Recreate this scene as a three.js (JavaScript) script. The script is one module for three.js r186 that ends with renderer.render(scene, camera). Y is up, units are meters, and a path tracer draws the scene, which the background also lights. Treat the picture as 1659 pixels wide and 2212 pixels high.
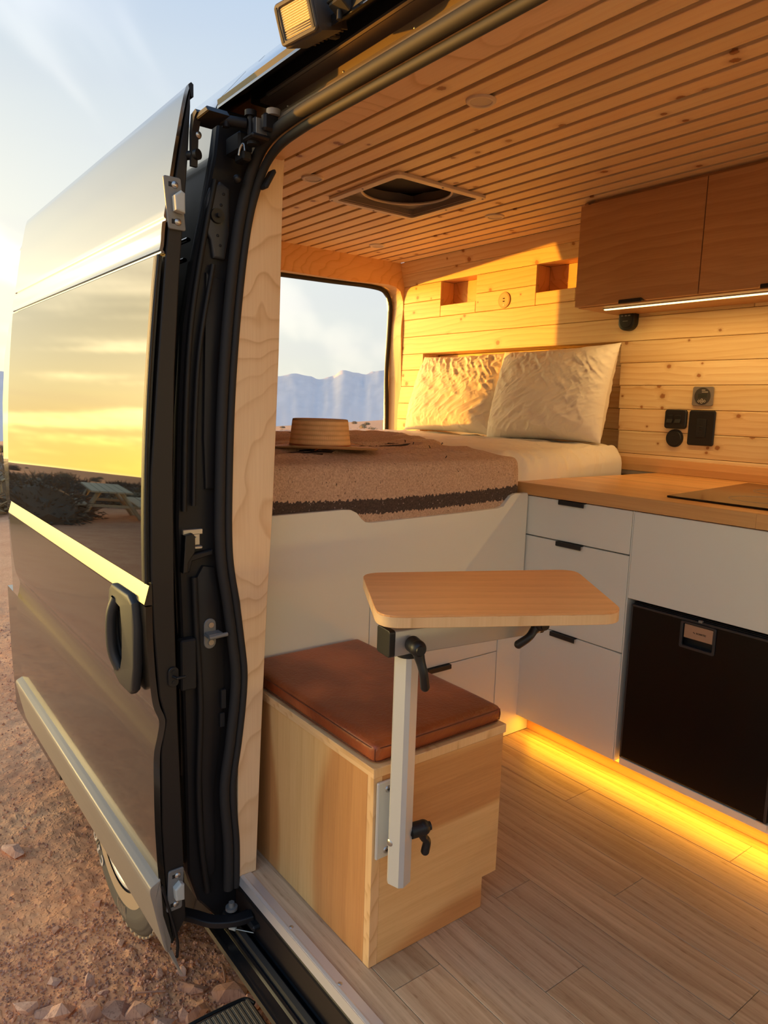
import * as THREE from 'three';
import { ConvexGeometry } from 'three/addons/geometries/ConvexGeometry.js';
import { mergeGeometries, toCreasedNormals, mergeVertices } from 'three/addons/utils/BufferGeometryUtils.js';
import { RectAreaLightUniformsLib } from 'three/addons/lights/RectAreaLightUniformsLib.js';
import { FontLoader } from 'three/addons/loaders/FontLoader.js';
import { TextGeometry } from 'three/addons/geometries/TextGeometry.js';

// ---------------------------------------------------------------- camera, sky, sun, exposure
const scene = new THREE.Scene();
const camera = new THREE.PerspectiveCamera(70.87, 1659 / 2212, 0.02, 20000);
camera.position.set(0, 1, 0);
camera.up.set(-0.13427, 0.98885, -0.06438);
camera.lookAt(-0.78447, 1 - 0.14576, -0.60279);
const renderer = new THREE.WebGLRenderer({ antialias: true });
renderer.toneMapping = THREE.LinearToneMapping;
renderer.toneMappingExposure = 2.0;
renderer.shadowMap.enabled = true;
RectAreaLightUniformsLib.init();

const SUN_AZ = -39.8 * Math.PI / 180, TILT = 5 * Math.PI / 180;   // azimuth counted from the van's rear (-x) towards the kerb side (+z)
const dirAz = (az, el) => new THREE.Vector3(-Math.cos(az) * Math.cos(el), Math.sin(el), -Math.sin(az) * Math.cos(el));
const SUN = dirAz(SUN_AZ, -3.9 * Math.PI / 180);
const SUN_COLOR = new THREE.Color().setRGB(1, 0.38, 0.025), SUN_POWER = 3.3;
const SKY_POWER = 1.0;

// noise ------------------------------------------------------------------------
function mulberry(a) { return () => { a |= 0; a = a + 0x6D2B79F5 | 0; let t = Math.imul(a ^ a >>> 15, 1 | a); t = t + Math.imul(t ^ t >>> 7, 61 | t) ^ t; return ((t ^ t >>> 14) >>> 0) / 4294967296; }; }
const hash = (x, y, s) => { let h = Math.imul(x, 374761393) + Math.imul(y, 668265263) + Math.imul(s, 2147483647 ^ 0x5bd1e995) | 0; h = Math.imul(h ^ h >>> 13, 1274126177); h = Math.imul(h ^ h >>> 16, 0x85ebca6b); return ((h ^ h >>> 15) >>> 0) / 4294967296; };
// value noise with period px, py (integers; 0 = none), result 0..1
function vn(x, y, s = 0, px = 0, py = 0) {
  const x0 = Math.floor(x), y0 = Math.floor(y), fx = x - x0, fy = y - y0;
  const w = (v, p) => p ? ((v % p) + p) % p : v;
  const u = fx * fx * (3 - 2 * fx), v = fy * fy * (3 - 2 * fy);
  const a = hash(w(x0, px), w(y0, py), s), b = hash(w(x0 + 1, px), w(y0, py), s), c = hash(w(x0, px), w(y0 + 1, py), s), d = hash(w(x0 + 1, px), w(y0 + 1, py), s);
  return a + (b - a) * u + (c - a) * v + (a - b - c + d) * u * v;
}
function fbm(x, y, s = 0, o = 4, px = 0, py = 0) { let t = 0, a = 0.5, n = 0; for (let i = 0; i < o; i++) { t += a * vn(x, y, s + i * 17, px, py); n += a; a *= 0.5; x *= 2; y *= 2; px *= 2; py *= 2; } return t / n; }
const mix = (a, b, t) => a + (b - a) * t, clamp = (x, a = 0, b = 1) => Math.min(b, Math.max(a, x));
const sstep = (a, b, x) => { const t = clamp((x - a) / (b - a)); return t * t * (3 - 2 * t); };

// the evening sky: blue overhead, cream round the horizon, a warm glow and thin streaks of cloud round the low sun
function skyTexture() {
  const W = 1536, H = 768, data = new Float32Array(W * H * 4);
  for (let r = 0; r < H; r++) {
    const el = ((r + 0.5) / H - 0.5) * Math.PI, y = Math.sin(el);
    for (let c = 0; c < W; c++) {
      const th = ((c + 0.5) / W - 0.5) * 2 * Math.PI;          // x = cos, z = sin
      const x = Math.cos(th) * Math.cos(el), z = Math.sin(th) * Math.cos(el);
      const e = Math.max(0, el) * 180 / Math.PI;
      let az = Math.atan2(-z, -x) - SUN_AZ; if (az > Math.PI) az -= 2 * Math.PI; if (az < -Math.PI) az += 2 * Math.PI;
      const ad = Math.abs(az) * 180 / Math.PI, ang = Math.hypot(ad * Math.cos(el), e - 1);
      const t = sstep(2, 56, e);
      const hz = Math.exp(-e / 7);
      let R = mix(0.66, 0.25, t), G = mix(0.72, 0.45, t), B = mix(0.74, 0.76, t);
      R = mix(R, 0.58, hz * 0.6); G = mix(G, 0.60, hz * 0.6); B = mix(B, 0.56, hz * 0.6);
      const away = sstep(60, 170, ad); R *= mix(1, 0.9, away); G *= mix(1, 0.9, away); B *= mix(1, 0.92, away);
      R *= 0.56; G *= 0.56; B *= 0.575;
      const g1 = Math.exp(-Math.pow(ang / 16, 2)), g2 = Math.exp(-Math.pow(ad / 23, 2)) * Math.exp(-Math.pow(e / 8, 2)), g3 = Math.exp(-Math.pow(ad / 47, 2)) * Math.exp(-Math.pow(e / 27, 2));
      R += 13 * g1 + 0.9 * g2 + 0.84 * g3; G += 10 * g1 + 0.45 * g2 + 0.66 * g3; B += 4.8 * g1 - 0.30 * g2 + 0.22 * g3;
      const hue = Math.exp(-Math.pow(e / 7, 2)) * Math.exp(-Math.pow(ad / 48, 2)); G *= 1 - 0.20 * hue; B *= 1 - 0.80 * hue;
      const q = 1 / (y + 0.10), cx = (x * q) * 1.4, cz = (z * q) * 1.4;
      const ux = cx * 0.79 + cz * 0.61, uz = -cx * 0.61 + cz * 0.79;
      let cl = fbm(ux * 0.55 + 40, uz * 2.6 + 40, 5, 5); cl = sstep(0.47, 0.78, cl) * sstep(0, 3, e);
      const near = Math.exp(-Math.pow(ang / 55, 2)), k = cl * (0.05 + 0.40 * near);
      const st = 1 + 0.75 * (cl - 0.4) * Math.exp(-Math.pow(ad / 45, 2)); R *= st; G *= st; B *= st;
      R += k * (0.38 + 0.35 * g3); G += k * (0.26 + 0.16 * g3); B += k * (0.13 - 0.10 * g3);
      const band = fbm(ad * 0.05 + 9, e * 0.55, 8, 4); const bk = sstep(0.45, 0.75, band) * near * sstep(0.5, 3, e) * Math.exp(-e / 16);
      R *= 1 - 0.10 * bk; G *= 1 - 0.14 * bk; B *= 1 - 0.02 * bk;
      const i = (r * W + c) * 4; data[i] = R; data[i + 1] = G; data[i + 2] = Math.max(0.03, B); data[i + 3] = 1;
    }
  }
  const t = new THREE.DataTexture(data, W, H, THREE.RGBAFormat, THREE.FloatType);
  t.mapping = THREE.EquirectangularReflectionMapping; t.magFilter = THREE.LinearFilter; t.minFilter = THREE.LinearFilter; t.wrapS = THREE.RepeatWrapping; t.colorSpace = THREE.LinearSRGBColorSpace; t.needsUpdate = true;
  return t;
}
{
  const sky = skyTexture();
  scene.background = sky; scene.environment = sky; scene.backgroundIntensity = SKY_POWER; scene.environmentIntensity = SKY_POWER;
  // the van stands on a side slope: in its frame the level horizon dips towards the sunset
  const D = dirAz(-40 * Math.PI / 180, 0), axis = new THREE.Vector3(D.z, 0, -D.x).normalize();
  const rot = new THREE.Euler().setFromQuaternion(new THREE.Quaternion().setFromAxisAngle(axis, TILT));
  scene.backgroundRotation.copy(rot); scene.environmentRotation.copy(rot);
  const sun = new THREE.DirectionalLight(SUN_COLOR, SUN_POWER);
  sun.position.copy(SUN).multiplyScalar(40).add(new THREE.Vector3(-1.5, 1, -1.5)); sun.target.position.set(-1.5, 1, -1.5);
  sun.castShadow = true; sun.shadow.radius = 1.3; sun.shadow.mapSize.set(2048, 2048); sun.shadow.bias = -0.0005;
  Object.assign(sun.shadow.camera, { left: -8, right: 8, top: 8, bottom: -8, near: 0.5, far: 90 });
  scene.add(sun, sun.target);
}

// ---------------------------------------------------------------- helpers: names, things, parts
const taken = new Map();
function numbered(n) { const k = taken.get(n) ?? 0; taken.set(n, k + 1); return k ? n + '_' + String(k).padStart(3, '0') : n; }
function thing(name, label, category, group, pos = [0, 0, 0]) {
  const g = new THREE.Group(); g.name = numbered(name); g.position.set(...pos); g.userData = { label, category }; if (group) g.userData.group = group; scene.add(g); return g;
}
function struct(name, label) { const g = new THREE.Group(); g.name = name; g.userData = { kind: 'structure' }; if (label) g.userData.label = label; scene.add(g); return g; }
function part(parent, name, geo, mat, label) {
  const m = new THREE.Mesh(geo, mat); m.name = parent === scene ? numbered(name) : name; m.castShadow = m.receiveShadow = true;
  if (parent !== scene) { const n = parent.children.filter((c) => c.name === name || c.name.startsWith(name + '_0')).length; if (n) m.name = name + '_' + String(n).padStart(3, '0'); }
  if (label) m.userData.label = label; parent.add(m); return m;
}
function solo(name, geo, mat, label, category, group) { const m = part(scene, name, geo, mat); m.userData = { label, category }; if (group) m.userData.group = group; return m; }

// ---------------------------------------------------------------- helpers: geometry
// box with chamfered edges, uv in metres with u along the grain
function grainUV(geo, axis = 0, ou = 0, ov = 0) {
  const p = geo.attributes.position, n = geo.attributes.normal, uv = new Float32Array(p.count * 2), o = [0, 1, 2].filter((i) => i !== axis);
  for (let i = 0; i < p.count; i++) {
    const P = [p.getX(i), p.getY(i), p.getZ(i)], N = [Math.abs(n.getX(i)), Math.abs(n.getY(i)), Math.abs(n.getZ(i))];
    let u, v;
    if (N[axis] > 0.8) { u = P[o[0]] * 0.2; v = P[o[1]]; } else { u = P[axis]; v = N[o[0]] > N[o[1]] ? P[o[1]] + 0.37 : P[o[0]]; }
    uv[2 * i] = u + ou; uv[2 * i + 1] = v + ov;
  }
  geo.setAttribute('uv', new THREE.BufferAttribute(uv, 2)); return geo;
}
function cbox(w, h, d, c = 0.001, axis = 0, ou = 0, ov = 0) {
  c = Math.min(c, w / 2.2, h / 2.2, d / 2.2);
  const pts = [];
  for (const sx of [-1, 1]) for (const sy of [-1, 1]) for (const sz of [-1, 1]) {
    const x = sx * w / 2, y = sy * h / 2, z = sz * d / 2;
    pts.push(new THREE.Vector3(x, y - sy * c, z - sz * c), new THREE.Vector3(x - sx * c, y, z - sz * c), new THREE.Vector3(x - sx * c, y - sy * c, z));
  }
  return grainUV(new ConvexGeometry(pts), axis, ou, ov);
}
// chamfered box from its two corners
function bb(x0, x1, y0, y1, z0, z1, c = 0.001, axis = 0, ou = 0, ov = 0) {
  const g = cbox(Math.abs(x1 - x0), Math.abs(y1 - y0), Math.abs(z1 - z0), c, axis, ou, ov); g.translate((x0 + x1) / 2, (y0 + y1) / 2, (z0 + z1) / 2); return g;
}
const shapeOf = (pts, holes = []) => { const s = new THREE.Shape(pts.map((p) => new THREE.Vector2(p[0], p[1]))); for (const h of holes) s.holes.push(new THREE.Path(h.map((p) => new THREE.Vector2(p[0], p[1])))); return s; };
function ext(shape, depth, bevel = 0, seg = 1, curve = 8) {
  const g = new THREE.ExtrudeGeometry(shape, { depth: depth - 2 * bevel, bevelEnabled: bevel > 0, bevelSize: bevel, bevelThickness: bevel, bevelOffset: -bevel, bevelSegments: seg, curveSegments: curve, steps: 1 });
  if (bevel) g.translate(0, 0, bevel); return g;
}
// outline in (z, y), extruded along x
function prismX(zy, x0, x1, { bevel = 0, holes = [], crease = 0, seg = 1 } = {}) {
  const f = (l) => l.map(([z, y]) => [-z, y]);
  let g = ext(shapeOf(f(zy), holes.map(f)), x1 - x0, bevel, seg); g.rotateY(Math.PI / 2); g.translate(x0, 0, 0); if (crease) g = toCreasedNormals(g, crease); return g;
}
// outline in (x, z), extruded up
function prismY(xz, y0, y1, { bevel = 0, holes = [], crease = 0, seg = 1 } = {}) {
  const f = (l) => l.map(([x, z]) => [x, -z]);
  let g = ext(shapeOf(f(xz), holes.map(f)), y1 - y0, bevel, seg); g.rotateX(-Math.PI / 2); g.translate(0, y0, 0); if (crease) g = toCreasedNormals(g, crease); return g;
}
// outline in (x, y), extruded along z
function prismZ(xy, z0, z1, { bevel = 0, holes = [], crease = 0, seg = 1 } = {}) { let g = ext(shapeOf(xy, holes), z1 - z0, bevel, seg); g.translate(0, 0, z0); if (crease) g = toCreasedNormals(g, crease); return g; }
function rrect(x0, x1, y0, y1, r, n = 5) {
  const o = []; for (const [cx, cy, a] of [[x1 - r, y1 - r, 0], [x0 + r, y1 - r, 1], [x0 + r, y0 + r, 2], [x1 - r, y0 + r, 3]]) for (let i = 0; i <= n; i++) { const t = (a + i / n) * Math.PI / 2; o.push([cx + r * Math.cos(t), cy + r * Math.sin(t)]); } return o;
}
const circ = (cx, cy, r, n = 24, ry = r) => Array.from({ length: n }, (_, i) => [cx + r * Math.cos(i / n * 2 * Math.PI), cy + ry * Math.sin(i / n * 2 * Math.PI)]);
const V = (x, y, z) => new THREE.Vector3(x, y, z);
function tube(pts, r, seg = 40, rad = 8, closed = false) { return new THREE.TubeGeometry(new THREE.CatmullRomCurve3(pts.map((p) => V(...p)), closed, 'centripetal'), seg, r, rad, closed); }
function rod(a, b, r0, r1 = r0, n = 14) { const A = V(...a), B = V(...b), d = B.clone().sub(A), g = new THREE.CylinderGeometry(r1, r0, d.length(), n); g.translate(0, d.length() / 2, 0); g.applyQuaternion(new THREE.Quaternion().setFromUnitVectors(V(0, 1, 0), d.normalize())); g.translate(A.x, A.y, A.z); return g; }
function strip(w, pts, up) { // flat band of width w with 2 mm thickness swept through points; up = band normal hint
  return null;
}
const join = (list) => mergeGeometries(list.map((g) => { const h = g.index ? g.toNonIndexed() : g; for (const k of Object.keys(h.attributes)) if (!['position', 'normal', 'uv'].includes(k)) h.deleteAttribute(k); if (!h.attributes.uv) h.setAttribute('uv', new THREE.BufferAttribute(new Float32Array(h.attributes.position.count * 2), 2)); return h; }));
// grid surface; f(u, v) gives a point
function grid(nu, nv, f, uvf) {
  const pos = [], uv = [], idx = [];
  for (let j = 0; j <= nv; j++) for (let i = 0; i <= nu; i++) { const u = i / nu, v = j / nv; pos.push(...f(u, v)); uv.push(...(uvf ? uvf(u, v) : [u, v])); }
  for (let j = 0; j < nv; j++) for (let i = 0; i < nu; i++) { const a = j * (nu + 1) + i, b = a + 1, c = a + nu + 1, d = c + 1; idx.push(a, b, d, a, d, c); }
  const g = new THREE.BufferGeometry(); g.setAttribute('position', new THREE.Float32BufferAttribute(pos, 3)); g.setAttribute('uv', new THREE.Float32BufferAttribute(uv, 2)); g.setIndex(idx); g.computeVertexNormals(); return g;
}
// soft box: segmented box rounded with radius r, then pushed along its normals
function softBox(w, h, d, r, nx, ny, nz, push) {
  const g0 = new THREE.BoxGeometry(w, h, d, nx, ny, nz); const uv0 = g0.attributes.uv.clone(); g0.deleteAttribute('normal'); g0.deleteAttribute('uv'); const g = mergeVertices(g0, 1e-5), p = g.attributes.position, uv = [];
  for (let i = 0; i < p.count; i++) {
    const P = V(p.getX(i), p.getY(i), p.getZ(i)), q = V(clamp(P.x, -w / 2 + r, w / 2 - r), clamp(P.y, -h / 2 + Math.min(r, h / 2 - 1e-4), h / 2 - Math.min(r, h / 2 - 1e-4)), clamp(P.z, -d / 2 + r, d / 2 - r));
    const n = P.clone().sub(q); const inside = n.length() < 1e-6; n.normalize();
    const ry = Math.min(r, h / 2); let Q = inside ? P : V(q.x + n.x * r, q.y + n.y * ry, q.z + n.z * r);
    if (push) Q = push(Q, n, P); p.setXYZ(i, Q.x, Q.y, Q.z); uv.push(P.x + P.y * 0.3, P.z + P.y * 0.7);
  }
  g.setAttribute('uv', new THREE.Float32BufferAttribute(uv, 2)); g.computeVertexNormals(); return g;
}

// ---------------------------------------------------------------- textures
function tex(w, h, f, srgb = true) {
  const d = new Uint8Array(w * h * 4); let i = 0;
  for (let y = 0; y < h; y++) for (let x = 0; x < w; x++) { const c = f((x + 0.5) / w, (y + 0.5) / h); d[i++] = clamp(c[0], 0, 255); d[i++] = clamp(c[1], 0, 255); d[i++] = clamp(c[2], 0, 255); d[i++] = 255; }
  const t = new THREE.DataTexture(d, w, h); t.wrapS = t.wrapT = THREE.RepeatWrapping; t.magFilter = THREE.LinearFilter; t.minFilter = THREE.LinearMipmapLinearFilter; t.generateMipmaps = true; if (srgb) t.colorSpace = THREE.SRGBColorSpace; t.needsUpdate = true; return t;
}
const lerp3 = (a, b, t) => [a[0] + (b[0] - a[0]) * t, a[1] + (b[1] - a[1]) * t, a[2] + (b[2] - a[2]) * t];
// wood: L x W metres, grain along u. o: light, dark (sRGB 0..255), rings per metre, wave, fibre strength, knots per tile, pores
function woodTex(L, W, w, h, seed, o) {
  const rnd = mulberry(seed), knots = [], F = Math.round;
  for (let i = 0; i < (o.knots ?? 0); i++) knots.push([rnd() * L, rnd() * W, (o.knotR ?? 0.006) * (0.5 + rnd()), rnd()]);
  const t = tex(w, h, (u, v) => {
    const X = u * L, Y = v * W;
    let warp = (fbm(u * F(L * (o.wx ?? 1.5)), v * F(W * (o.wy ?? 6)), seed, 4, F(L * (o.wx ?? 1.5)), F(W * (o.wy ?? 6))) - 0.5) * (o.warp ?? 0.05);
    warp += (fbm(u * F(L * 9), v * F(W * 30), seed + 3, 2, F(L * 9), F(W * 30)) - 0.5) * (o.warp2 ?? 0.003);
    let kd = 0, kin = 0, kring = 0;
    for (const k of knots) {
      let dx = X - k[0], dy = Y - k[1]; dx -= L * Math.round(dx / L); dy -= W * Math.round(dy / W);
      const r2 = (dx * dx * 0.35 + dy * dy) / (k[2] * k[2]); if (r2 > 60) continue;
      kd += Math.sign(dy || 1) * k[2] * 1.6 * Math.exp(-r2 / 7); const r = Math.sqrt((dx * dx * 0.7 + dy * dy)) / k[2] + (vn(X * 300, Y * 300, 4) - 0.5) * 0.35;
      kin = Math.max(kin, 1 - sstep(0.75, 1.1, r)); kring = Math.max(kring, Math.exp(-Math.pow((r - 1.0) / 0.25, 2))); if (r < 3) kring = Math.max(kring, 0.35 * Math.exp(-(r - 1)));
    }
    const g = (Y + warp + kd) * (o.rings ?? 90) + X * (o.along ?? 0), fr = g - Math.floor(g), ring = Math.pow(fr, o.sharp ?? 2.2) * (1 - sstep(0.9, 1, fr));
    const ringStr = 0.35 + 0.65 * vn(Math.floor(g) * 1.37, 3.1, seed + 8);
    const fib = fbm(u * F(L * (o.fx ?? 14)), v * F(W * (o.fy ?? 420)), seed + 5, 3, F(L * (o.fx ?? 14)), F(W * (o.fy ?? 420))) - 0.5;
    const cloud = fbm(u * F(L * 2 + 1), v * F(W * 8 + 1), seed + 6, 3, F(L * 2 + 1), F(W * 8 + 1)) - 0.5;
    let k = (o.base ?? 0.1) + ring * ringStr * (o.ringAmt ?? 0.6) + fib * (o.fib ?? 0.35) + cloud * (o.cloud ?? 0.5);
    if (o.pores) { const p = vn(u * F(L * 55), v * F(W * 900), seed + 9, F(L * 55), F(W * 900)); k += o.pores * sstep(0.70, 0.92, p) * (0.35 + ring); }
    let c = lerp3(o.light, o.dark, clamp(k, -0.25, 1.25));
    if (o.bands) { const b = fbm(0.5 + u * F(L * 0.8), (v + (fbm(u * 2, v * 3, seed + 12, 2, 2, 3) - 0.5) * 0.12) * F(W * o.bands), seed + 11, 2, F(L * 0.8) || 1, F(W * o.bands)); c = lerp3(c, lerp3(o.heart, o.heartDark, clamp(k)), sstep(0.44, 0.53, b)); }
    if (kring) c = lerp3(c, o.knotEdge ?? [120, 70, 34], clamp(kring * 0.75)); if (kin) c = lerp3(c, o.knotIn ?? [150, 92, 48], kin * 0.85);
    return c;
  });
  t.repeat.set(1 / L, 1 / W); return t;
}
const std = (o) => new THREE.MeshStandardMaterial(o), phys = (o) => new THREE.MeshPhysicalMaterial(o);
const srgb = (r, g, b) => new THREE.Color().setRGB(r / 255, g / 255, b / 255, THREE.SRGBColorSpace);
// a few tints of one wood, for alike pieces
const tints = (map, list, o) => list.map((c) => std({ map, color: new THREE.Color().setRGB(...c), ...o }));

const T = {};
T.pine = woodTex(2.4, 0.5, 2048, 512, 11, { light: [248, 222, 170], dark: [206, 150, 88], rings: 46, warp: 0.06, wx: 1.6, wy: 4, ringAmt: 0.42, fib: 0.22, cloud: 0.4, base: 0.12, knots: 52, knotR: 0.0056, knotEdge: [156, 100, 52], knotIn: [170, 112, 62] });
T.slat = woodTex(2.4, 0.4, 2048, 384, 23, { light: [255, 232, 188], dark: [228, 180, 128], rings: 40, warp: 0.05, ringAmt: 0.28, fib: 0.2, cloud: 0.45, base: 0.2, knots: 16, knotR: 0.006, knotEdge: [120, 72, 40], knotIn: [158, 100, 62] });
T.birch = woodTex(1.6, 0.4, 1536, 512, 31, { light: [238, 206, 164], dark: [196, 148, 98], rings: 11, along: 12.5, warp: 0.62, warp2: 0.012, wx: 3, wy: 6, ringAmt: 0.9, sharp: 6, fib: 0.18, cloud: 0.35, base: 0.06 });
T.cabinet = woodTex(1.2, 0.8, 1024, 768, 37, { light: [212, 166, 118], dark: [170, 122, 80], rings: 24, warp: 0.14, warp2: 0.004, wx: 1.6, wy: 3, ringAmt: 0.45, sharp: 1.5, fib: 0.35, cloud: 0.5, base: 0.15 });
T.oak = woodTex(2.0, 0.5, 2048, 768, 41, { light: [232, 204, 170], dark: [168, 132, 100], rings: 26, warp: 0.16, warp2: 0.003, wx: 1.0, wy: 5, ringAmt: 0.5, sharp: 1.6, fib: 0.5, fx: 8, fy: 260, cloud: 0.5, base: 0.10, pores: 0.34 });
T.bench = woodTex(1.0, 0.8, 1024, 1024, 53, { light: [236, 194, 132], dark: [206, 154, 92], rings: 22, warp: 0.14, wx: 1.2, wy: 3, ringAmt: 0.28, sharp: 1.6, fib: 0.35, cloud: 0.35, base: 0.14, bands: 5, heart: [212, 154, 94], heartDark: [172, 114, 62], pores: 0.12 });
T.beech = woodTex(1.2, 0.6, 1024, 768, 61, { light: [240, 176, 112], dark: [204, 134, 78], rings: 28, warp: 0.10, wx: 1.2, wy: 3.4, ringAmt: 0.45, sharp: 1.3, fib: 0.35, cloud: 0.35, base: 0.14, pores: 0.25 });
T.block = woodTex(1.6, 0.4, 1024, 384, 67, { light: [242, 190, 124], dark: [208, 150, 88], rings: 40, warp: 0.04, ringAmt: 0.3, fib: 0.35, cloud: 0.35, base: 0.2 });
// cloth and leather relief
T.linen = tex(512, 512, (u, v) => { const a = fbm(u * 8, v * 8, 3, 4, 8, 8), w = 0.5 + 0.25 * Math.sin(u * 512 * 1.2) * Math.sin(v * 512 * 1.2), r = 1 - Math.abs(fbm(u * 6, v * 6, 9, 3, 6, 6) - 0.5) * 6; const k = 255 * clamp(0.35 * a + 0.15 * w + 0.5 * clamp(r)); return [k, k, k]; }, false);
T.leather = tex(512, 512, (u, v) => { const a = fbm(u * 70, v * 70, 3, 2, 70, 70), b = 1 - Math.abs(fbm(u * 40, v * 40, 5, 2, 40, 40) - 0.5) * 5; const k = 255 * clamp(0.5 * a + 0.5 * clamp(b)); return [k, k, k]; }, false);
T.leatherC = tex(512, 512, (u, v) => { const a = fbm(u * 5, v * 5, 13, 5, 5, 5); return lerp3([178, 92, 46], [128, 58, 26], sstep(0.25, 0.75, a)); });
T.weave = tex(256, 256, (u, v) => { const k = 128 + 70 * Math.sin(u * 64 * Math.PI * 2) * Math.sin(v * 32 * Math.PI * 2) + 60 * (vn(u * 128, v * 128, 2, 128, 128) - 0.5); return [k, k, k]; }, false);
// woven blanket: u across the bed (1.1 m), v from the front hem (0) to the back (1.15 m)
T.blanket = tex(1024, 1280, (u, v) => {
  const X = u * 1.1, Y = v * 1.15; const sp = vn(u * 420, v * 440, 3), sp2 = vn(u * 300, v * 300, 8), fl = vn(u * 500, v * 250, 12);
  let c = lerp3([218, 186, 160], [182, 150, 126], sp); if (sp2 > 0.90) c = lerp3(c, [214, 190, 168], 0.7); if (fl < 0.08) c = lerp3(c, [70, 52, 44], 0.7);
  const edge = 0.004 * (vn(X * 260, 1, 4) - 0.5) * 2, hem = 0.006;
  const dark = lerp3([92, 76, 68], [66, 54, 50], sp); const dk = sp2 > 0.93 ? [190, 176, 168] : dark;
  if (Y > 0.0285 + edge && Y < 0.0655 + edge) c = dk;
  const Z = Y - 0.21;                                   // figures on the top of the bed
  for (const [cx, cy, rx, ry] of [[0.08, 0.02, 0.05, 0.022], [0.32, 0.035, 0.085, 0.040], [0.53, 0.10, 0.06, 0.026], [0.70, 0.16, 0.07, 0.024], [0.12, 0.30, 0.08, 0.03], [0.45, 0.34, 0.10, 0.035], [0.80, 0.40, 0.08, 0.03], [0.25, 0.55, 0.10, 0.035], [0.62, 0.62, 0.10, 0.035]]) {
    const q = Math.abs(X - cx) / rx + Math.abs(Z - cy) / ry * (0.85 + 0.3 * vn(X * 120, Z * 60, 7)); if (q < 1) c = (Math.floor(Z * 150) % 3 === 1 && q > 0.35) ? c : lerp3([56, 38, 38], [36, 26, 28], sp);
  }
  if (Math.abs(Z - 0.24) < 0.012 || Math.abs(Z - 0.46) < 0.012) c = lerp3(c, [226, 208, 190], 0.7);
  return c;
});
T.straw = tex(512, 512, (u, v) => { const a = Math.abs(Math.sin(v * Math.PI * 14)), b = 0.5 + 0.5 * Math.sin(u * Math.PI * 2 * 90 + Math.floor(v * 14) * 2.1); const k = 0.55 + 0.32 * Math.pow(a, 0.6) + 0.13 * b * a; return lerp3([188, 136, 84], [244, 198, 140], clamp(k + 0.25 * (fbm(u * 30, v * 14, 6, 2, 30, 14) - 0.5))); });
T.strawB = tex(512, 512, (u, v) => { const a = Math.abs(Math.sin(v * Math.PI * 14)), b = 0.5 + 0.5 * Math.sin(u * Math.PI * 2 * 90); const k = 255 * (0.75 * Math.pow(a, 0.5) + 0.2 * b * a); return [k, k, k]; }, false);
T.brush = tex(256, 512, (u, v) => { const k = 150 + 90 * (fbm(u * 3, v * 256, 4, 3, 3, 256) - 0.5); return [k, k, k]; }, false);
T.dirt = tex(2048, 2048, (u, v) => {
  const a = fbm(u * 10, v * 10, 3, 6, 10, 10), b = fbm(u * 90, v * 90, 7, 3, 90, 90), d = vn(u * 500, v * 500, 5, 500, 500), g = fbm(u * 4, v * 4, 17, 3, 4, 4);
  let c = lerp3([222, 146, 98], [255, 196, 140], clamp(0.15 + 0.75 * a + 0.5 * (b - 0.5))); c = lerp3(c, [250, 212, 180], 0.6 * sstep(0.80, 0.97, d) * sstep(0.35, 0.7, b)); c = lerp3(c, [178, 110, 74], 0.5 * sstep(0.74, 0.95, vn(u * 300 + 9, v * 300, 25, 300, 300)) * sstep(0.4, 0.75, 1 - b)); return lerp3(c, [236, 158, 108], 0.4 * g);
}); T.dirt.repeat.set(1 / 1.7, 1 / 1.7);
T.dirtB = tex(2048, 2048, (u, v) => { const a = fbm(u * 60, v * 60, 7, 5, 60, 60), p = sstep(0.62, 0.85, vn(u * 260, v * 260, 25, 260, 260)), q = sstep(0.66, 0.9, vn(u * 140 + 3, v * 140, 29, 140, 140)), k = 255 * clamp(0.5 * a + 0.25 * p + 0.35 * q); return [k, k, k]; }, false); T.dirtB.repeat.set(1 / 1.7, 1 / 1.7);
T.rock = tex(512, 512, (u, v) => { const a = fbm(u * 6, v * 6, 3, 6, 6, 6), b = fbm(u * 40, v * 40, 4, 3, 40, 40); return lerp3(lerp3([190, 140, 114], [228, 190, 162], a), [146, 104, 86], 0.5 * sstep(0.55, 0.8, b)); });
T.mountHaze = tex(1024, 512, (u, v) => { const a = fbm(u * 40, v * 16, 3, 5, 40, 16), low = sstep(0.50, 0.12, v + 0.12 * (a - 0.5)); return lerp3(lerp3([222, 212, 208], [240, 228, 222], a), [246, 226, 214], low * 0.8); });  // pale tones stand in for distance haze, painted into the rock colour
T.paintB = tex(512, 512, (u, v) => { const k = 255 * fbm(u * 5, v * 9, 3, 2, 5, 9); return [k, k, k]; }, false);

// ---------------------------------------------------------------- materials
const M = {};
M.pine = tints(T.pine, [[1, 1, 1], [0.94, 0.92, 0.88], [1, 0.96, 0.92], [0.9, 0.88, 0.84]], { roughness: 0.55 });
M.slat = tints(T.slat, [[1, 1, 1], [0.94, 0.93, 0.9], [1, 0.96, 0.93], [0.9, 0.88, 0.86]], { roughness: 0.5 });
M.birch = std({ map: T.birch, roughness: 0.5 });
M.birchOrange = std({ map: T.birch, color: new THREE.Color().setRGB(1.0, 0.88, 0.72), roughness: 0.5 });
M.cabinet = std({ map: T.cabinet, roughness: 0.42 });
M.oak = tints(T.oak, [[0.80, 0.79, 0.76], [0.70, 0.68, 0.64], [0.62, 0.62, 0.59], [0.74, 0.69, 0.61]], { roughness: 0.42 });
M.bench = std({ map: T.bench, roughness: 0.42 });
M.benchEdge = std({ map: T.birch, roughness: 0.5, color: new THREE.Color().setRGB(1, 0.9, 0.72) });
M.beech = std({ map: T.beech, roughness: 0.38 });
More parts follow.
